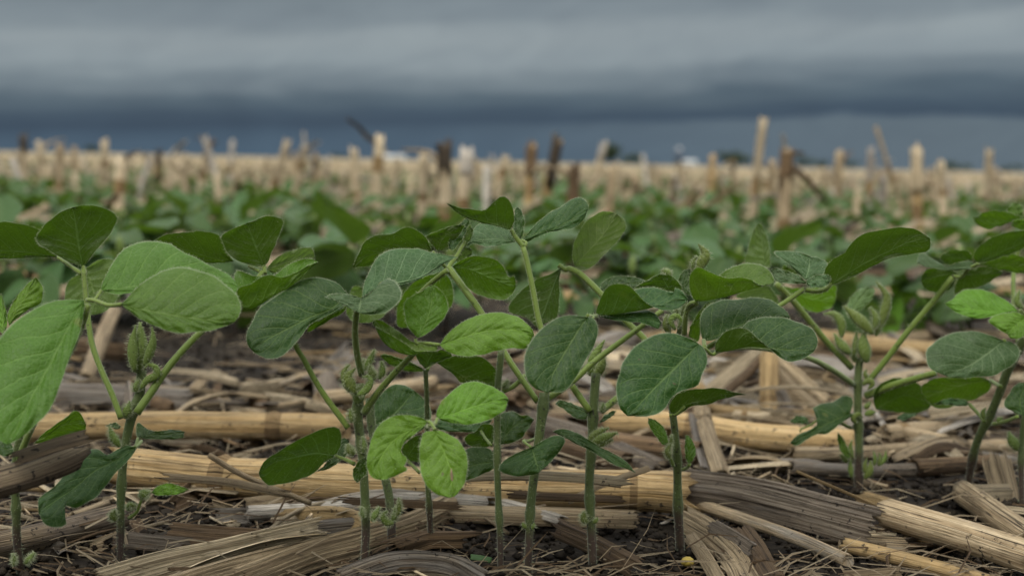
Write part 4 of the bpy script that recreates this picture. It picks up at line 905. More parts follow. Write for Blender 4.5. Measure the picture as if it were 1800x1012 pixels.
piece(H_, [(1248, 690), (1290, 655), (1340, 616)], 28, 'pale', 'pale flat husk blade leaning against the short golden stub from the left', 'corn husk', d=[.90, .92, .95], arch=.15, fray=.15, tilt=.3)
piece(S_, [(1262, 700), (1305, 664), (1346, 624)], 16, 'brown', 'dark stalk sliver leaning under the pale husk blade', 'corn stalk', d=[.895, .915, .94])
piece(S_, [(1358, 622), (1400, 660), (1452, 706)], 24, 'tan', 'tan stalk leaning down to the right from the short golden stub', 'corn stalk', d=[.95, .94, .93])
piece(H_, [(1362, 655), (1395, 690), (1432, 722)], 30, 'tan', 'crumpled tan husk leaning right of the short golden stub', 'corn husk', d=[.93, .92, .91], arch=.7, fray=.8, tilt=.3)
piece(H_, [(1372, 690), (1386, 720), (1396, 755)], 24, 'grey', 'grey dry leaf hanging to the ground right of the short golden stub', 'corn husk', d=[.91, .90, .89], arch=.6, fray=.6, tilt=.2)
piece(S_, [(-40, 858), (30, 838), (90, 816), (142, 772)][:3] + [(112, 806)], 84, 'mud', 'mud-caked stalk piece jutting in at the left edge in front of the plant', 'corn stalk', d=[.475, .482, .49, .495], n=30, sides=18, ragged=.8, flat=.55)
piece(H_, [(40, 800), (95, 782), (143, 768)], 20, 'mud', 'thin muddy splinter on top of the mud-caked stalk piece', 'corn husk', d=[.472, .48, .488], fray=.9)
piece(S_, [(-20, 962), (60, 945), (130, 928), (204, 908)], 44, 'mud', 'golden stalk spotted with black mud at the lower left, behind the first stem', 'corn stalk', n=30, ragged=.8)
piece(H_, [(185, 1022), (300, 990), (430, 962), (556, 932)], 46, 'pale', 'long pale ribbed husk strip running up from the bottom edge left of centre', 'corn husk', arch=.2, cols=22, fray=.5, n=30, tilt=.5)
piece(H_, [(300, 1030), (400, 1000), (500, 975)], 34, 'tan', 'lower tan husk strip along the bottom edge beneath the long pale strip', 'corn husk', arch=.2, cols=16, fray=.5, tilt=.5)
piece(H_, [(430, 1020), (540, 978), (640, 950), (740, 918), (812, 876)], 46, 'tan', 'long twisted tan husk passing behind the two left-centre stem bases', 'corn husk', arch=.4, cols=20, fray=.6, n=34, wave=.15, tilt=.6)
piece(H_, [(600, 1018), (680, 990), (745, 986), (800, 994), (850, 1022)], 36, 'grey', 'curved grey husk arching along the bottom edge right of the bud-cluster stem', 'corn husk', arch=.5, cols=16, fray=.3, tilt=.5)
piece(S_, [(436, 902), (530, 896), (634, 890)], 27, 'white', 'bleached grey-white stalk with a dark broken end left of the bud-cluster stem', 'corn stalk', ragged=.5)
piece(W_, [(368, 800), (430, 836), (546, 884)], 10, 'tan', 'thin straight straw slanting across the left end of the thick golden stalk', 'straw', d=[.60, .60, .595], sides=8)
piece(H_, [(800, 902), (930, 906), (1112, 912)], 30, 'tan', 'flat ribbed strip lying in front of the thick golden stalk at centre', 'corn husk', arch=.5, cols=14, fray=.6, n=30)
piece(H_, [(300, 938), (380, 946), (470, 950)], 40, 'brown', 'flat dark wood-like husk slab in the left foreground', 'corn husk', arch=.15, cols=16, fray=.4)
piece(H_, [(210, 946), (260, 952), (320, 958)], 26, 'grey', 'small grey husk slab right of the second stem base', 'corn husk', arch=.2, fray=.5)
piece(H_, [(470, 944), (550, 932), (640, 922)], 30, 'grey', 'torn grey husk under the bleached grey-white stalk', 'corn husk', arch=.3, cols=16, fray=.9)
piece(H_, [(700, 962), (745, 948), (800, 946)], 34, 'brown', 'crumpled brown dead leaf at the base of the thin bright-leaved plant', 'corn husk', arch=.8, fray=1.2, wave=.5)
piece(H_, [(985, 930), (1040, 955), (1112, 995)], 30, 'brown', 'dark brown husk strip at the base of the drooping-leaf plant', 'corn husk', arch=.4, fray=.8)
piece(H_, [(930, 738), (1040, 775), (1155, 826)], 34, 'grey', 'greyish flat stalk half slanting behind the centre stems', 'corn stalk', arch=.5, cols=14, fray=.3)
piece(S_, [(975, 780), (1040, 798), (1100, 812)], 34, 'brown', 'dark golden stalk stub behind the drooping-leaf plant', 'corn stalk')
piece(H_, [(1000, 880), (1060, 850), (1140, 822)], 10, 'tan', 'thin husk splinter lying on top of the thick golden stalk at centre', 'straw', d=[.60, .605, .61], fray=.3, name='straw')
piece(W_, [(1400, 828), (1470, 858), (1540, 888)], 6, 'gold', 'thin straw slanting over the wide grey husk sheet', 'straw', d=[.62, .615, .61], sides=8)
piece(W_, [(60, 700), (150, 668), (200, 548)][1:] , 26, 'tan', 'tan stalk propped upright behind the second plant at the left', 'corn stalk', d=[1.0, 1.12], name='corn_stalk', sides=12)
piece(H_, [(100, 690), (200, 694), (330, 700)], 34, 'grey', 'weathered grey stalk lying behind the second plant near the left', 'corn stalk', arch=.8, cols=14)
piece(S_, [(1420, 590), (1560, 610), (1720, 622)], 30, 'gold', 'pale golden stalk lying behind the plant with pale folded buds', 'corn stalk', lift=.003)
piece(S_, [(1450, 640), (1560, 660), (1640, 690)], 30, 'tan', 'tan stalk lying between the two right-hand plants', 'corn stalk', lift=.004)
piece(S_, [(1540, 600), (1650, 590), (1800, 594)], 22, 'tan', 'long thin tan stalk lying farther back at the right', 'corn stalk')
piece(S_, [(1640, 735), (1720, 705), (1810, 680)], 30, 'brown', 'brown stalk slanting up behind the leaning plant', 'corn stalk')
piece(S_, [(990, 520), (1050, 530), (1110, 545)], 22, 'gold', 'golden stalk bit seen far back under the pale upright leaf', 'corn stalk')
piece(S_, [(560, 700), (650, 690), (760, 672)], 26, 'tan', 'weathered tan stalk lying behind the bud cluster', 'corn stalk', lift=.006)
piece(H_, [(730, 655), (800, 650), (880, 690)], 40, 'grey', 'big weathered husk lying behind the bright-leaved plant', 'corn husk', lift=.012, arch=.5, cols=16)
piece(H_, [(790, 838), (900, 834), (1010, 838), (1090, 846)], 17, 'pale', 'long pale splinter peeling off the top of the thick golden stalk at centre', 'corn husk', d=[.598, .594, .592, .592], arch=.3, cols=8, fray=1.6, n=30, name='stalk_splinter')
piece(H_, [(300, 838), (400, 846), (480, 862)], 13, 'tan', 'tan splinter peeling off the left end of the thick golden stalk', 'corn husk', d=[.592, .592, .590], arch=.3, cols=8, fray=2.0, n=24, name='stalk_splinter')
piece(H_, [(905, 868), (980, 872), (1080, 876)], 12, 'brown', 'dark split strip along the front of the thick golden stalk at centre', 'corn husk', d=[.586, .585, .585], arch=.2, cols=8, fray=2.0, n=24, name='stalk_splinter')
piece(H_, [(620, 880), (720, 884), (800, 888)], 12, 'brown', 'dark split strip along the front of the thick golden stalk, below the bright leaflets', 'corn husk', d=[.588, .587, .587], arch=.2, cols=8, fray=2.0, n=24, name='stalk_splinter')
# kernel and a green scrap on the soil
kp = P(1210, 996, ground_d(1210, 1004)); kb = MB()
ringz = [(0, .0006), (.0005, .0016), (.0014, .0026), (.0027, .0030), (.0040, .0028), (.0051, .0020), (.0057, .0009)]
tube(kb, [kp + Vector((-.003 + a * .9, 0, .0024 - abs(a - .0035) * .2)) for a, _ in ringz], [b for _, b in ringz], 12, flat=.62)
o_ = kb.build('corn_kernel', [M_KERNEL], None, kp); tag(o_, 'yellow corn kernel lying on dark soil at the bottom right of centre', 'corn kernel')
gp_ = [P(x, y, ground_d(x, 984)) for x, y in ((828, 978), (845, 980), (863, 984))]
o_ = strip_mb(catmull(gp_, 8), [Vector((0, .5, .8))] * 9, .0022, fray=.2, arch=.15, cols=6).build('leaf_scrap', [M_GREENBIT], None, gp_[1]); tag(o_, 'small green leaf scrap on the soil left of the centre stems', 'leaf scrap')
gp_ = [P(x, y, .60) for x, y in ((690, 652), (700, 640), (714, 632))]

# ------------------------------------------------------------------ scattered residue: one mesh per shape, copied piece by piece
def local_line(ln, bend, n, rise=0.0):
    return [Vector(((f - .5) * ln, bend * ln * math.sin(f * math.pi) , rise * math.sin(f * 3.14))) for f in [i / n for i in range(n + 1)]]
LIB = {'stalk': [], 'strip': [], 'straw': [], 'chip': []}
mats_cycle = ['tan', 'pale', 'grey', 'tan', 'brown', 'pale', 'tan', 'gold', 'grey', 'pale']
for i in range(10):
    ln = R.uniform(.07, .22); r_ = R.uniform(.005, .0095)
    arc = (0, 6.2832) if i % 3 else (-2.2, 1.2)
    LIB['stalk'].append((stalk_mb(local_line(ln, R.uniform(-.06, .06), 12), [r_ * R.uniform(.88, 1.1) for _q in range(13)], (R.uniform(.2, .8),) if i % 2 else (), 10, arc, .6, 1.6).mesh('corn_stalk', [SM[mats_cycle[i]], SM['node']]), r_ * .75))
for i in range(12):
    ln = R.uniform(.05, .16); wd_ = R.uniform(.008, .020); pts = local_line(ln, R.uniform(-.12, .12), 10, R.uniform(0, .012))
    tw = R.uniform(-.7, .7); cr = [Vector((0, math.cos(tw * k / 5), math.sin(tw * k / 5))) for k in range(11)]
    LIB['strip'].append((strip_mb(pts, cr, wd_, R.uniform(.2, .8), 7, .8, .0007, .04, (1, R.uniform(.5, 1)), .3).mesh('husk_strip', [SM[(mats_cycle + ['grey', 'white'])[i]]]), .003))
for i in range(6):
    ln = R.uniform(.04, .13); mb = MB(); tube(mb, local_line(ln, R.uniform(-.1, .1), 8, .004), [R.uniform(.0007, .0016)] * 9, 6)
    LIB['straw'].append((mb.mesh('straw', [SM[('tan', 'pale', 'gold')[i % 3]]]), .0015))
for i in range(6):
    ln = R.uniform(.012, .03); pts = local_line(ln, 0, 4); LIB['chip'].append((strip_mb(pts, [Vector((0, 1, .2))] * 5, ln * R.uniform(.3, .7), .3, 5, .6, .0012, .05).mesh('residue_chip', [SM[mats_cycle[i]]]), .002))
NM = {'stalk': 'corn_stalk', 'strip': 'husk_strip', 'straw': 'straw', 'chip': 'residue_chip'}
CT = {'stalk': 'corn stalk', 'strip': 'corn husk', 'straw': 'straw', 'chip': 'corn residue'}
WORD = {'stalk': 'corn stalk piece', 'strip': 'husk strip', 'straw': 'loose straw', 'chip': 'residue chip'}
TONE = {'straw_golden': 'golden', 'straw_tan': 'tan', 'straw_pale': 'pale', 'straw_weathered': 'grey', 'straw_brown': 'brown', 'straw_bleached': 'bleached'}
NEAR = [(60, 'the left-edge plant'), (211, 'the torn-leaf plant'), (640, 'the bud-cluster plant'), (757, 'the bright-leaved plant'), (905, 'the two thin centre plants'), (1041, 'the drooping-leaf plant'), (1195, 'the round-leaved plant'), (1509, 'the pale-bud plant'), (1710, 'the leaning plant')]
ZONE = (('low', 'among the nearest stems'), ('behind', 'in the gap behind the nearest row'), ('far behind', 'near the second row'))
BARE = [(110, 560, 460, 680), (640, 560, 880, 640), (790, 925, 1200, 1012), (1470, 552, 1730, 592), (1560, 838, 1710, 905), (1240, 960, 1500, 1012), (430, 590, 600, 650)]
def to_px(p):
    v = p - CAM; d = v.dot(fwd); return (900 + F * v.dot(rgt) / d, 506 - F * v.dot(upv) / d)
def strew(kind, zone, count, y0, y1, ang=40, up=.004, s0=.8, s1=1.25):
    for _ in range(count):
        for _t in range(30):
            y = y0 + (y1 - y0) * R.random() ** .9; x = R.uniform(-.40, .40) * y * 1.02; p = soil_at(x, y); qx, qy = to_px(p)
            ex = 150 if kind == 'stalk' else (90 if kind == 'strip' else 0)
            if not any(a - ex < qx < c + ex and b - ex * .15 < qy < d + ex * .1 for a, b, c, d in BARE) or (R.random() < .01): break
        else: continue
        me, h = R.choice(LIB[kind])
        if zone == 1 and qx < 950 and R.random() < .7:
            while me.materials[0].name in ('straw_pale', 'straw_golden', 'straw_bleached'): me, h = R.choice(LIB[kind])
            if kind in ('strip', 'stalk') and R.random() < .5: me, h = R.choice([q_ for q_ in LIB[kind] if q_[0].materials[0].name in ('straw_weathered', 'straw_brown')])
        o_ = bpy.data.objects.new(NM[kind], me); COL.objects.link(o_)
        s = R.uniform(s0, s1); o_.location = (p.x, p.y, p.z + h * s + R.random() ** 2 * up)
        rz = R.gauss(0, ang)
        o_.rotation_euler = (R.gauss(0, .3) + (R.choice((0, 3.14)) if kind == 'strip' else R.uniform(0, 6.28)), R.gauss(0, .07), rad(rz) + (3.14 if R.random() < .5 else 0)); o_.scale = (s, s, s)
        nx_, who = min(NEAR, key=lambda q_: abs(q_[0] - qx)); side = 'left of' if qx < nx_ else 'right of'
        r9 = (rz + 90) % 180 - 90; way = 'crosswise' if abs(r9) < 18 else ('pointing away' if abs(r9) > 60 else ('slanting rightward' if r9 > 0 else 'slanting leftward'))
        lb = '%s %s %s %s, %s %s' % (TONE[me.materials[0].name], WORD[kind], way, ZONE[zone][0], side, who.replace('two thin ', '') if len(who) > 24 else who)
        tag(o_, lb, CT[kind], '%ss scattered %s' % (WORD[kind].replace('loose ', ''), ZONE[zone][1]))
# clear dark soil shows in two places behind the nearest row: the loop thins out there by itself through randomness
strew('stalk', 1, 42, .84, 1.28, 45, .012, .45, .95); strew('stalk', 2, 80, 1.3, 2.4, 35, .02)
strew('strip', 0, 70, .54, .82, 45, .003, .35, .75); strew('strip', 1, 210, .82, 1.30, 60, .014, .45, 1.0); strew('strip', 2, 80, 1.3, 2.4, 50, .03)
strew('straw', 0, 40, .53, .82, 50, .004, .5, 1); strew('straw', 1, 200, .82, 1.3, 60, .012); strew('straw', 2, 20, 1.3, 2.0, 60, .02)
strew('chip', 0, 130, .53, .82, 90, .002, .4, 1.1); strew('chip', 1, 150, .82, 1.3, 90, .006); strew('chip', 2, 20, 1.3, 2.0, 90, .01)
# what nobody could count: fine fibres and crumbs of soil
fb = MB()
for _ in range(4200):
    y = .52 + 1.1 * R.random() ** 1.6; x = R.uniform(-.4, .4) * y; p = soil_at(x, y); qx, qy = to_px(p); tone_ = R.choice((0, 0, 1, 2, 2))
    if any(a < qx < c and b < qy < d for a, b, c, d in BARE) and R.random() < .7: continue
    p = p + Vector((0, 0, R.random() ** 2 * .009 + .001))
    a = R.gauss(0, .9); ln = R.uniform(.006, .035); dv = Vector((math.cos(a), math.sin(a), R.gauss(0, .22))).normalized(); w_ = R.uniform(.00012, .0006)
    sd2 = Vector((-dv.y, dv.x, 0)).normalized(); md = p + dv * ln * .5 + Vector((R.gauss(0, .08), R.gauss(0, .08), abs(R.gauss(0, .06)))) * ln
    pr = [(p, w_), (md, w_), (p + dv * ln, w_ * .3)]; rows = []
    for q_, ww in pr: rows.append([fb.vert(q_ - sd2 * ww, (0, 0)), fb.vert(q_ + Vector((0, 0, ww * 1.2)), (ln, .5)), fb.vert(q_ + sd2 * ww, (ln, 1))])
    for i in range(2):
        for k in range(2): fb.face((rows[i][k], rows[i][k + 1], rows[i + 1][k + 1], rows[i + 1][k]), tone_)
tag(fb.build('straw_litter', [SM['tan'], SM['pale'], SM['brown']]), 'fine fibres and shreds of corn residue littering the soil', 'straw litter', kind='stuff')
sb_ = MB()
for _ in range(13000):
    y = .50 + .9 * R.random() ** 1.7; x = R.uniform(-.42, .42) * y; s = R.uniform(.0006, .0026) * (1 if R.random() < .95 else 1.7); p = soil_at(x, y) + Vector((0, 0, s * .5))
    vs = [sb_.vert(p + Vector(v) * s * R.uniform(.6, 1.2)) for v in ((1, 0, 0), (-1, 0, 0), (0, 1, 0), (0, -1, 0), (0, 0, .8), (0, 0, -.8))]
    for f in ((0, 2, 4), (2, 1, 4), (1, 3, 4), (3, 0, 4), (2, 0, 5), (1, 2, 5), (3, 1, 5), (0, 3, 5)): sb_.face([vs[k] for k in f])
for rt_, _d in PL.values():
    for _ in range(110):
        a = R.uniform(0, 6.28); rr = .004 + abs(R.gauss(0, .009)); s = R.uniform(.0008, .0026); x, y = rt_.location.x + math.cos(a) * rr, rt_.location.y + math.sin(a) * rr
        p = soil_at(x, y) + Vector((0, 0, s * .3 + max(0, .0045 - rr * .3)))
        vs = [sb_.vert(p + Vector(v) * s * R.uniform(.6, 1.2)) for v in ((1, 0, 0), (-1, 0, 0), (0, 1, 0), (0, -1, 0), (0, 0, .8), (0, 0, -.8))]
        for f in ((0, 2, 4), (2, 1, 4), (1, 3, 4), (3, 0, 4), (2, 0, 5), (1, 2, 5), (3, 1, 5), (0, 3, 5)): sb_.face([vs[k] for k in f])
tag(sb_.build('soil_crumbs', [M_SOIL], smooth=True), 'crumbs of dark soil between the residue', 'soil', kind='stuff')

# ------------------------------------------------------------------ soybean rows farther back
def gen_leaf(ln, wd_, droop, fold, nu=9, nv=3):
    mb = MB(); ph = R.uniform(0, 6)
    for i in range(nu + 1):
        f = i / nu; wv = wd_ * .5 * (math.sin(math.pi * f ** .85) ** .62 if 0 < f < 1 else 0)
        for j in range(-nv, nv + 1):
            v = j / nv
            mb.vert((f * ln, v * wv, -droop * ln * f * f + fold * abs(v) * wv + .05 * ln * abs(v) * math.sin(f * 7 + ph + j)), (f, (v + 1) / 2))
    nc = 2 * nv + 1
    for i in range(nu):
        for j in range(nc - 1): mb.face((i * nc + j, (i + 1) * nc + j, (i + 1) * nc + j + 1, i * nc + j + 1))
    return mb
GL = [gen_leaf(1, R.uniform(.62, .78), R.uniform(.0, .5), R.uniform(-.1, .5)) for _ in range(7)]
GLM = {}
for i, g_ in enumerate(GL):
    for kx in ('far', 'young', 'dark'): GLM[(i, kx)] = g_.mesh('leaflet', [LM[kx]])
def gen_plant(hh, nodes_, lsize):
    """parts of one young soybean in local space: (name, MB in plant space, material) for rods, (name, leaf index, kind, matrix) for leaflets"""
    parts = []; top = Vector((R.gauss(0, .012), R.gauss(0, .012), hh))
    st = [Vector((0, 0, -.003)), Vector((top.x * .2, top.y * .2, hh * .4)), Vector((top.x * .7, top.y * .7, hh * .72)), top]
    mb = MB(); tube(mb, catmull(st, 8), [.0026 - .0001 * i for i in range(9)], 7); parts.append(('stem', mb, M_STEM))
    a0 = R.uniform(0, 6.28)
    for k in range(nodes_):
        f = .42 + .56 * k / max(1, nodes_ - 1); node = catmull(st, 20)[int(f * 20)]; an = a0 + k * 2.5 + R.gauss(0, .3)
        pl = R.uniform(.030, .055) * (1 - .35 * (k == nodes_ - 1)); el = R.uniform(.15, .75)
        dv = Vector((math.cos(an) * math.cos(el), math.sin(an) * math.cos(el), math.sin(el)))
        tipp = node + dv * pl; md = node + dv * pl * .5 + Vector((0, 0, .004))
        if tipp.z > hh * 1.15: tipp.z = hh * 1.15
        mb = MB(); tube(mb, catmull([node, md, tipp], 5), [.0015, .0014, .0013, .0012, .0011, .0011], 6); parts.append(('petiole', mb, M_PET))
        kind = 'young' if R.random() < .045 else ('dark' if R.random() < .12 else 'far')
        for q_ in (-1, 0, 1):
            s = lsize * R.uniform(.85, 1.15) * (1.0 if q_ == 0 else .92); yaw = an + q_ * R.uniform(1.2, 1.6); pit = R.gauss(.05, .42); rol = R.gauss(0, .42)
            b0 = tipp + (dv * .012 if q_ == 0 else Vector((0, 0, 0)))
            Mx = Matrix.Translation(b0) @ Matrix.Rotation(yaw, 4, 'Z') @ Matrix.Rotation(pit, 4, 'Y') @ Matrix.Rotation(rol, 4, 'X') @ Matrix.Scale(s, 4)
            parts.append(('leaflet', R.randrange(len(GL)), kind, Mx))
    mb = MB(); tube(mb, [top, top + Vector((.001, 0, .007)), top + Vector((.002, .001, .015)), top + Vector((.003, .001, .021))], [.002, .0045, .0038, .0008], 8); parts.append(('leaf_bud', mb, M_BUD))
    return parts
ROW = {2: ('soybean plant of the second row, blurred just behind the nearest row', 'soybean plants of the second row'),
       3: ('blurred soybean plant of the third row, below the standing stubble', 'soybean plants of the third row'),
       4: ('strongly blurred small soybean plant of the fourth row', 'soybean plants of the fourth row'),
       5: ('strongly blurred small soybean plant of the fifth row among the stubble', 'soybean plants of the fifth row'),
       6: ('tiny blurred soybean plant of the sixth row among the stubble', 'soybean plants of the sixth row')}
VAR = [gen_plant(R.uniform(.052, .086), R.choice((4, 4, 5)), R.uniform(.043, .055)) for _ in range(8)]
protos = {}
def ordn(k):
    return ('first second third fourth fifth sixth seventh eighth ninth tenth eleventh twelfth thirteenth fourteenth fifteenth sixteenth seventeenth eighteenth nineteenth twentieth'.split() + ['twenty-' + w_ for w_ in 'first second third fourth fifth sixth seventh eighth ninth'.split()] + ['thirtieth'] + ['thirty-' + w_ for w_ in 'first second third fourth fifth sixth seventh eighth ninth'.split()] + ['fortieth'] + ['forty-' + w_ for w_ in 'first second third fourth fifth sixth seventh eighth ninth'.split()])[k - 1]
def place_full(vi, x, y, rz, s, row, lb):
    gr = ROW[row][1]; loc = soil_at(x, y)
    if vi not in protos:
        rt = empty('soybean_plant', (0, 0, 0), lb, 'soybean plant', gr); ch = []
        for p in VAR[vi]:
            if len(p) == 3: ch.append(p[1].build(p[0], [p[2]], rt, (0, 0, 0)))
            else:
                o_ = bpy.data.objects.new('leaflet', GLM[(p[1], p[2])]); COL.objects.link(o_); o_.parent = rt; o_.matrix_local = p[3]; ch.append(o_)
        protos[vi] = (rt, ch)
    else:
        src, sch = protos[vi]; rt = src.copy(); COL.objects.link(rt)
        for c in sch:
            d_ = c.copy(); COL.objects.link(d_); d_.parent = rt
    rt['label'] = lb; rt['group'] = gr
    rt.location = loc; rt.rotation_euler = (0, 0, rz); rt.scale = (s, s, s)
merged = []
for parts in VAR:
    mb = MB()
    for p in parts:
        if len(p) == 3: mb.merge(p[1], None, 3 if p[0] == 'stem' else 4)
        else: mb.merge(GL[p[1]], p[3], {'far': 0, 'young': 1, 'dark': 2}[p[2]])
    merged.append(mb)
MMAT = [LM['far'], LM['young'], LM['dark'], M_STEM, M_PET]
MME = [mb.mesh('soybean_plant', MMAT) for mb in merged]
STUBS = [(40, 'the leftmost dark-tipped stubble'), (105, 'the orange-tan stubble'), (185, 'the lone left stubble'), (214, 'the floppy-topped stubble'), (275, 'the rotten dark stubble'), (360, 'the forked dark-tipped stubble'), (409, 'the thin whitish stubble'), (500, 'the right-leaning stubble'), (535, 'the Y-shaped stubble'), (622, 'the ragged pale stubble'), (665, 'the bent-leaf stubble'), (745, 'the stubby cracked stubble'), (782, 'the frayed stubble pair'), (820, 'the white-capped stubble'), (885, 'the pale leaning stubble'), (932, 'the orange sheathed stubble'), (972, 'the black-topped stubble'), (1050, 'the thin leaning stubble'), (1170, 'the dark tangle'), (1250, 'the narrow orange stubble'), (1340, 'the tallest stubble'), (1381, 'the white-bladed stubble'), (1473, 'the ragged-middle stubble'), (1530, 'the grey stubble'), (1570, 'the slanting thin stem'), (1610, 'the bright cut stubble'), (1652, 'the pale right stubble'), (1739, 'the lone right stubble')]
def near_stub(qx): return min(STUBS, key=lambda q_: abs(q_[0] - qx))[1]
def row_plants(row, y, spacing, full_parts, jit=.02):
    n = int(.74 * y / spacing)
    for i in range(n):
        x = -.37 * y + (i + .5 + R.uniform(-.35, .35)) * spacing + R.gauss(0, .004); yy = y + R.gauss(0, jit); rz = R.uniform(0, 6.28); s = R.uniform(.80, 1.15) * {2: .92, 3: .84, 4: .80, 5: .8, 6: .8}[row]
        if full_parts: place_full(R.randrange(8), x, yy, rz, s, row, '%s blurred soybean plant from the left in the %s row' % (ordn(i + 1), {2: 'second', 3: 'third'}[row]))
        else:
            o_ = bpy.data.objects.new('soybean_plant', R.choice(MME)); COL.objects.link(o_); o_.location = soil_at(x, yy); o_.rotation_euler = (0, 0, rz); o_.scale = (s,) * 3
            tag(o_, 'blurred soybean plant of the %s row, seen below %s' % ({4: 'fourth', 5: 'fifth', 6: 'sixth'}[row], near_stub(to_px(o_.location)[0])), 'soybean plant', ROW[row][1])
row_plants(2, 1.36, .046, True, .03); row_plants(3, 2.12, .038, True, .05); row_plants(4, 2.88, .038, False, .06); row_plants(5, 3.64, .047, False, .06); row_plants(6, 4.40, .065, False)
# rows past what one could count: one mass
fm = MB()
y = 5.16
while y < 40:
    n = int(1.2 * y / (.055 + .012 * (y - 5)))
    for i in range(n):
        x = R.uniform(-.60, .60) * y; s = R.uniform(.8, 1.15); b = Vector((x, y + R.gauss(0, .03), gz(x, y)))
        for _ in range(7 if y < 12 else 4):
            an = R.uniform(0, 6.28); s2 = .055 * R.uniform(.8, 1.2) * (1 if y < 12 else 1.7); c = b + Vector((R.gauss(0, .03), R.gauss(0, .02), R.uniform(.02, .065) * s))
            dv = Vector((math.cos(an), math.sin(an), R.gauss(0, .4))).normalized() * s2; sd2 = Vector((-math.sin(an), math.cos(an), R.gauss(0, .4))).normalized() * s2 * .36
            fm.face([fm.vert(c - dv * .5, (0, .5)), fm.vert(c - sd2, (.5, 0)), fm.vert(c + dv * .5, (1, .5)), fm.vert(c + sd2, (.5, 1))])
    y += .76
tag(fm.build('distant_soybean_rows', [LM['far']]), 'distant rows of small soybean plants merging into green streaks', 'soybean rows', kind='stuff')
# ------------------------------------------------------------------ standing corn stubble
def stub_parts(h, r_, lean, tone, frag, nodes=1):
    """local parts of one stubble stalk: stalk, ragged top, dry leaves"""
    top = Vector((lean[0] * h, lean[1] * h, h)); pts = catmull([Vector((0, 0, -.01)), top * .5 + Vector((R.gauss(0, .003), 0, 0)), top], 12)
    nd = [R.uniform(.25, .75) for _ in range(nodes)]
    out_ = [('stalk', stalk_mb(pts, [r_ * (1.06 - .10 * i / 12) for i in range(13)], nd, 10, ragged=1.6), tone)]
    for k in range(frag):
        f = R.uniform(.55, 1.0); b = pts[int(f * 12)]; an = R.uniform(0, 6.28); ln = R.uniform(.25, .5) * h; up_ = R.uniform(-.6, 1.0)
        dv = Vector((math.cos(an) * .6, math.sin(an) * .4, up_)).normalized(); sd2 = Vector((-math.sin(an), math.cos(an), .2)).normalized()
        lp = catmull([b, b + dv * ln * .5 + Vector((0, 0, .1 * ln)), b + dv * ln + Vector((math.cos(an), math.sin(an), -.5)) * ln * .2], 6)
        out_.append(('dry_leaf', strip_mb(lp, [sd2] * 7, r_ * R.uniform(.9, 1.8), .5, 5, .9, .0007, .06, (1, .5), .3), R.choice(('pale', 'tan', 'brown', 'grey'))))
    return out_
def stub_hero(top, base, wpx, tone, label, dia=.0215, frag=1, upper=None, leafpx=None, extra=()):
    d = F * dia / wpx; bx = base[0]; b = P(bx, base[1], d); gl = ground_px(bx + (base[0] - top[0]) * .0, d)
    t_ = P(top[0], top[1], d); up_len = (t_.z - b.z); k = (0 - b.z) / up_len if abs(up_len) > 1e-6 else 0
    foot = b + (t_ - b) * k; foot.z = 0.0
    rt = empty('stubble_stalk', foot, label, 'corn stubble', 'standing corn stubble stalks'); h = t_.z; lean = ((t_.x - foot.x) / h, (t_.y - foot.y) / h + R.gauss(0, .03))
    for i, (nm, mb, tn) in enumerate(stub_parts(h, dia / 2, lean, tone, frag)):
        mb.build(nm, [SM[tn], SM['node']], rt, (0, 0, 0))
    if upper:
        tp = Vector((lean[0] * h, lean[1] * h, h)); q0 = tp * (1 - upper[1])
        mb = stalk_mb(catmull([q0, q0.lerp(tp, .5), tp + Vector((0, 0, .004))], 8), [dia * .56] * 9, (), 10, ragged=2.2); mb.build('sheath', [SM[upper[0]]], rt, (0, 0, 0))
    for (p0, p1, w2, tn) in extra:
        a_ = P(p0[0], p0[1], d - .004) - foot; b_ = P(p1[0], p1[1], d - .01) - foot
        lp = catmull([a_, a_.lerp(b_, .5) + Vector((0, 0, .004)), b_], 8)
        strip_mb(lp, [Vector((.5, -.3, .8))] * 9, w2 * d / F, .6, 6, .8, .0008, .05, (1, .6)).build('dry_leaf', [SM[tn]], rt, (0, 0, 0))
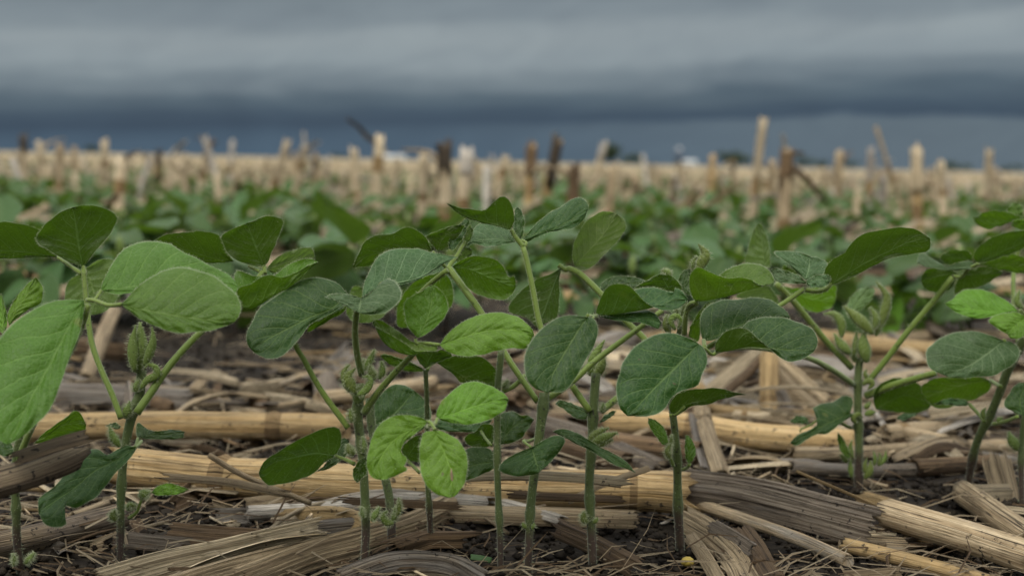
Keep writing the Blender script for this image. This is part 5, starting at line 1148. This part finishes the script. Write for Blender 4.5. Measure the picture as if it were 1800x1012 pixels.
HS = [
 ((40, 246), (42, 330), 13, 'pale', 'tan stubble stalk with a dark tip, leftmost above the horizon', dict(upper=('black', .12))),
 ((68, 252), (72, 330), 10, 'pale', 'thin pale stubble stalk second from the left edge', dict(frag=2)),
 ((105, 257), (105, 350), 15, 'tan', 'upright orange-tan stubble stalk third from the left edge', dict(frag=0)),
 ((130, 263), (132, 340), 11, 'tan', 'short tan stubble stalk right of the orange-tan one at the left', dict()),
 ((185, 250), (184, 335), 14, 'pale', 'straight tan stubble stalk standing alone above the left horizon', dict(frag=0)),
 ((214, 280), (212, 365), 20, 'pale', 'thick golden stubble stalk whose pale top flops over to the right', dict(extra=[((214, 284), (244, 268), 11, 'white')])),
 ((280, 268), (268, 372), 12, 'black', 'dark rotten stubble stalk leaning at left', dict(frag=0)),
 ((294, 283), (304, 345), 14, 'pale', 'pale split stubble stalk right of the dark rotten one', dict(extra=[((300, 276), (322, 252), 13, 'white')])),
 ((365, 258), (354, 345), 13, 'pale', 'pale stubble stalk with a forked dark tip left of centre', dict(upper=('brown', .18), extra=[((364, 262), (356, 238), 6, 'black'), ((366, 262), (380, 250), 6, 'brown')])),
 ((409, 250), (406, 330), 9, 'white', 'thin whitish stubble stalk above the horizon', dict(frag=0)),
 ((505, 252), (482, 335), 13, 'pale', 'pale stubble stalk leaning to the right, left of the forked one', dict(frag=1)),
 ((536, 262), (520, 345), 13, 'pale', 'tan stubble stalk forked at the top like a Y', dict(frag=0, extra=[((536, 264), (534, 234), 8, 'white'), ((537, 264), (560, 250), 9, 'white')])),
 ((622, 264), (628, 372), 14, 'pale', 'pale stubble stalk left of the one with a bent dark leaf', dict(frag=2)),
 ((667, 246), (658, 378), 18, 'pale', 'golden stubble stalk with a long dark leaf bent over its top', dict(frag=0, extra=[((664, 256), (640, 238), 9, 'grey'), ((648, 243), (612, 210), 9, 'black')])),
 ((746, 278), (744, 345), 19, 'pale', 'stubby thick pale stubble stalk with a dark crack', dict(frag=2)),
 ((782, 266), (780, 352), 22, 'pale', 'thick stubble stalk with a dark frayed top, left of the white-capped one', dict(frag=1, upper=('black', .16), extra=[((774, 276), (768, 256), 9, 'black')])),
 ((820, 280), (818, 362), 21, 'pale', 'pale stubble stalk with a bulging white cap', dict(frag=0, upper=('white', .16))),
 ((889, 277), (872, 340), 14, 'pale', 'pale stubble stalk leaning right, right of the white-capped one', dict(frag=2)),
 ((934, 266), (928, 385), 18, 'gold', 'orange stubble stalk with a dark sheath, behind the topmost leaf', dict(frag=1, upper=('brown', .22))),
 ((979, 256), (950, 395), 18, 'gold', 'leaning stubble stalk with a black upper half, right of the orange one', dict(frag=0, upper=('black', .36), extra=[((976, 268), (972, 236), 6, 'tan')])),
 ((1010, 298), (1010, 350), 22, 'brown', 'squat dark brown stubble stalk right of the black-topped one', dict(frag=2)),
 ((1061, 258), (1036, 345), 11, 'pale', 'thin pale stubble stalk leaning right in front of a round tree', dict(frag=0, upper=('white', .15))),
 ((1078, 298), (1072, 350), 15, 'tan', 'tan stubble stalk just right of the thin leaning one', dict(frag=2)),
 ((1252, 275), (1248, 356), 11, 'gold', 'narrow orange stubble stalk left of the tallest one', dict(frag=0)),
 ((1343, 214), (1327, 352), 15, 'pale', 'tallest stubble stalk, straight and tan, rising far above the right horizon', dict(frag=0)),
 ((1350, 300), (1342, 350), 14, 'pale', 'short pale stubble stalk at the foot of the tallest one', dict(frag=1)),
 ((1384, 272), (1378, 362), 22, 'tan', 'thick stubble stalk with a dark frayed top and one white blade', dict(frag=2, upper=('brown', .2), extra=[((1381, 272), (1376, 238), 9, 'white'), ((1390, 276), (1412, 270), 8, 'brown')])),
 ((1474, 270), (1470, 362), 14, 'tan', 'tan stubble stalk with a pale ragged middle, right of the frayed-top one', dict(frag=2)),
 ((1531, 262), (1528, 365), 13, 'grey', 'grey stubble stalk left of the slanting thin one', dict(frag=1)),
 ((1552, 312), (1550, 372), 14, 'grey', 'short silvery stubble stalk below the slanting thin one', dict(frag=1)),
 ((1541, 224), (1575, 320), 7, 'tan', 'thin dry stem slanting to the left high above the right horizon', dict(frag=0, dia=.010)),
 ((1609, 268), (1612, 374), 19, 'gold', 'bright cut stubble stalk with a whitish upper half at right', dict(frag=0, upper=('pale', .4))),
 ((1652, 288), (1655, 360), 16, 'pale', 'pale stubble stalk right of the bright cut one', dict(frag=2)),
 ((1739, 265), (1736, 372), 14, 'pale', 'slim tan stubble stalk standing alone near the right edge', dict(frag=0)),
]
for top, base, wpx, tone, lb, kw in HS: stub_hero(top, base, wpx, tone, lb, **kw)
# the dark tangle of residue right of centre
cb = ground_px(1172, 3.1); rt = empty('residue_tangle', cb, 'dark tangled clump of stubble and leaves right of centre below the silo', 'corn stubble')
for i in range(16):
    a = R.uniform(-.75, .75); ln = R.uniform(.08, .17); b = Vector((R.uniform(-.035, .035), R.uniform(-.03, .03), .0)); dv = Vector((math.sin(a), R.gauss(0, .25), math.cos(a))).normalized()
    lp = catmull([b, b + dv * ln * .6, b + dv * ln + Vector((R.gauss(0, .015), 0, -.015))], 7)
    strip_mb(lp, [Vector((.8, -.5, .1))] * 8, R.uniform(.010, .02), .6, 6, .9, .001, .06, (1, .6), .2).build('dry_leaf', [SM[R.choice(('brown', 'brown', 'black', 'grey', 'tan'))]], rt, (0, 0, 0))
# unnamed stalks of the rows between and behind: shared meshes
SV = []
for i in range(14):
    h = R.uniform(.10, .192); mb = MB(); ps = stub_parts(h, R.uniform(.0055, .0095), (R.gauss(0, .20), R.gauss(0, .15)), R.choice(('pale', 'white', 'tan', 'pale', 'white', 'pale')), R.choice((1, 2, 3, 4)))
    mt_ = []
    for nm, pm, tn in ps:
        if tn not in mt_: mt_.append(tn)
        mb.merge(pm, None, mt_.index(tn))
    SV.append(mb.mesh('stubble_stalk', [SM[k] for k in mt_]))
SR = {0: ('short stubble stalk standing between the blurred soybean rows', 'stubble among the soybean rows'), 1: ('blurred pale stubble stalk in the middle distance', 'stubble in the middle distance'), 2: ('tiny pale stubble stalk in the far rows below the horizon', 'stubble in the far rows')}
cnt = 0
for y, sp in ((2.9, .34), (3.65, .19), (4.4, .135), (5.15, .125), (5.9, .125), (6.65, .13), (7.4, .135), (8.2, .14)):
    z_ = 0 if y < 4.2 else (1 if y < 6.2 else 2)
    for i in range(int(.78 * y / sp)):
        if cnt >= 264: break
        x = -.39 * y + (i + R.uniform(-.4, .4)) * sp; o_ = bpy.data.objects.new('stubble_stalk', R.choice(SV)); COL.objects.link(o_)
        o_.location = soil_at(x, y + R.gauss(0, .07)); o_.rotation_euler = (0, 0, R.uniform(0, 6.28)); s = R.uniform(.75, 1.12); o_.scale = (1, 1, s); cnt += 1
        qx = to_px(o_.location)[0]; who = near_stub(qx); cx_ = [q_[0] for q_ in STUBS if q_[1] == who][0]
        tag(o_, '%s stubble stalk %s, %s of %s' % (('pale', 'faint pale', 'tiny pale')[z_], ('near the soybean rows', 'in the middle distance', 'far back')[z_], 'left' if qx < cx_ else 'right', who), 'corn stubble', SR[z_][1])
# stubble beyond: one mass of thin stalks
fs = MB(); y = 9.0
while y < 140:
    n = int(1.2 * y / (.12 if y < 30 else .15 * (y / 30) ** 1.3))
    for i in range(n):
        x = R.uniform(-.60, .60) * y; h = R.uniform(.045, .14); ww = .0085 * (1 if y < 30 else (y / 30) ** .9); lx = R.gauss(0, .2) * h; b = Vector((x, y + R.gauss(0, .12), gz(x, y)))
        u_ = R.uniform(0, .3)
        lo = [fs.vert(b + Vector((math.cos(a) * ww, math.sin(a) * ww, 0)), (u_, a / 6.3)) for a in (0, 2.1, 4.2)]
        hi = [fs.vert(b + Vector((lx + math.cos(a) * ww, math.sin(a) * ww, h + R.uniform(0, .02))), (u_ + h, a / 6.3)) for a in (0, 2.1, 4.2)]
        for k in range(3): fs.face((lo[k], lo[(k + 1) % 3], hi[(k + 1) % 3], hi[k]), R.choice((0, 0, 1)) if k == 0 else 0)
        fs.face(hi)
        if R.random() < .5:
            a = R.uniform(0, 6.28); dv = Vector((math.cos(a), math.sin(a) * .5, R.gauss(.1, .5))).normalized() * R.uniform(.05, .1); c = b + Vector((lx * .7, 0, h * R.uniform(.3, .9)))
            fs.face([fs.vert(c + Vector((0, 0, -ww)), (0, 0)), fs.vert(c + dv, (.1, .5)), fs.vert(c + Vector((0, 0, ww * 1.3)), (0, 1))], 1)
    y += .40 if y < 16 else (.76 if y < 40 else 2.0)
tag(fs.build('far_stubble', [SM['pale'], SM['tan']]), 'mass of pale corn stubble stretching to the horizon', 'corn stubble', kind='stuff')
# loose residue between the far rows
fr_ = MB()
for _ in range(5400):
    y = 2.2 + 10 * R.random() ** 1.5; x = R.uniform(-.60, .60) * y; p = soil_at(x, y) + Vector((0, 0, R.uniform(.002, .03))); a = R.gauss(0, .8); ln = R.uniform(.04, .16); ww = R.uniform(.004, .011)
    dv = Vector((math.cos(a), math.sin(a), R.gauss(0, .25))).normalized() * ln; sd2 = Vector((-math.sin(a), math.cos(a), R.gauss(0, .3))).normalized() * ww; u_ = R.uniform(0, 1)
    v_ = [fr_.vert(p - sd2, (u_, 0)), fr_.vert(p + Vector((0, 0, ww)), (u_, .5)), fr_.vert(p + sd2, (u_, 1)), fr_.vert(p + dv - sd2, (u_ + ln, 0)), fr_.vert(p + dv + Vector((0, 0, ww)), (u_ + ln, .5)), fr_.vert(p + dv + sd2, (u_ + ln, 1))]
    mi_ = R.choice((0, 0, 1, 2)); fr_.face((v_[0], v_[3], v_[4], v_[1]), mi_); fr_.face((v_[1], v_[4], v_[5], v_[2]), mi_)
tag(fr_.build('field_residue', [SM['pale'], SM['tan'], SM['grey']]), 'loose straw and husks scattered between the far rows', 'corn residue', kind='stuff')
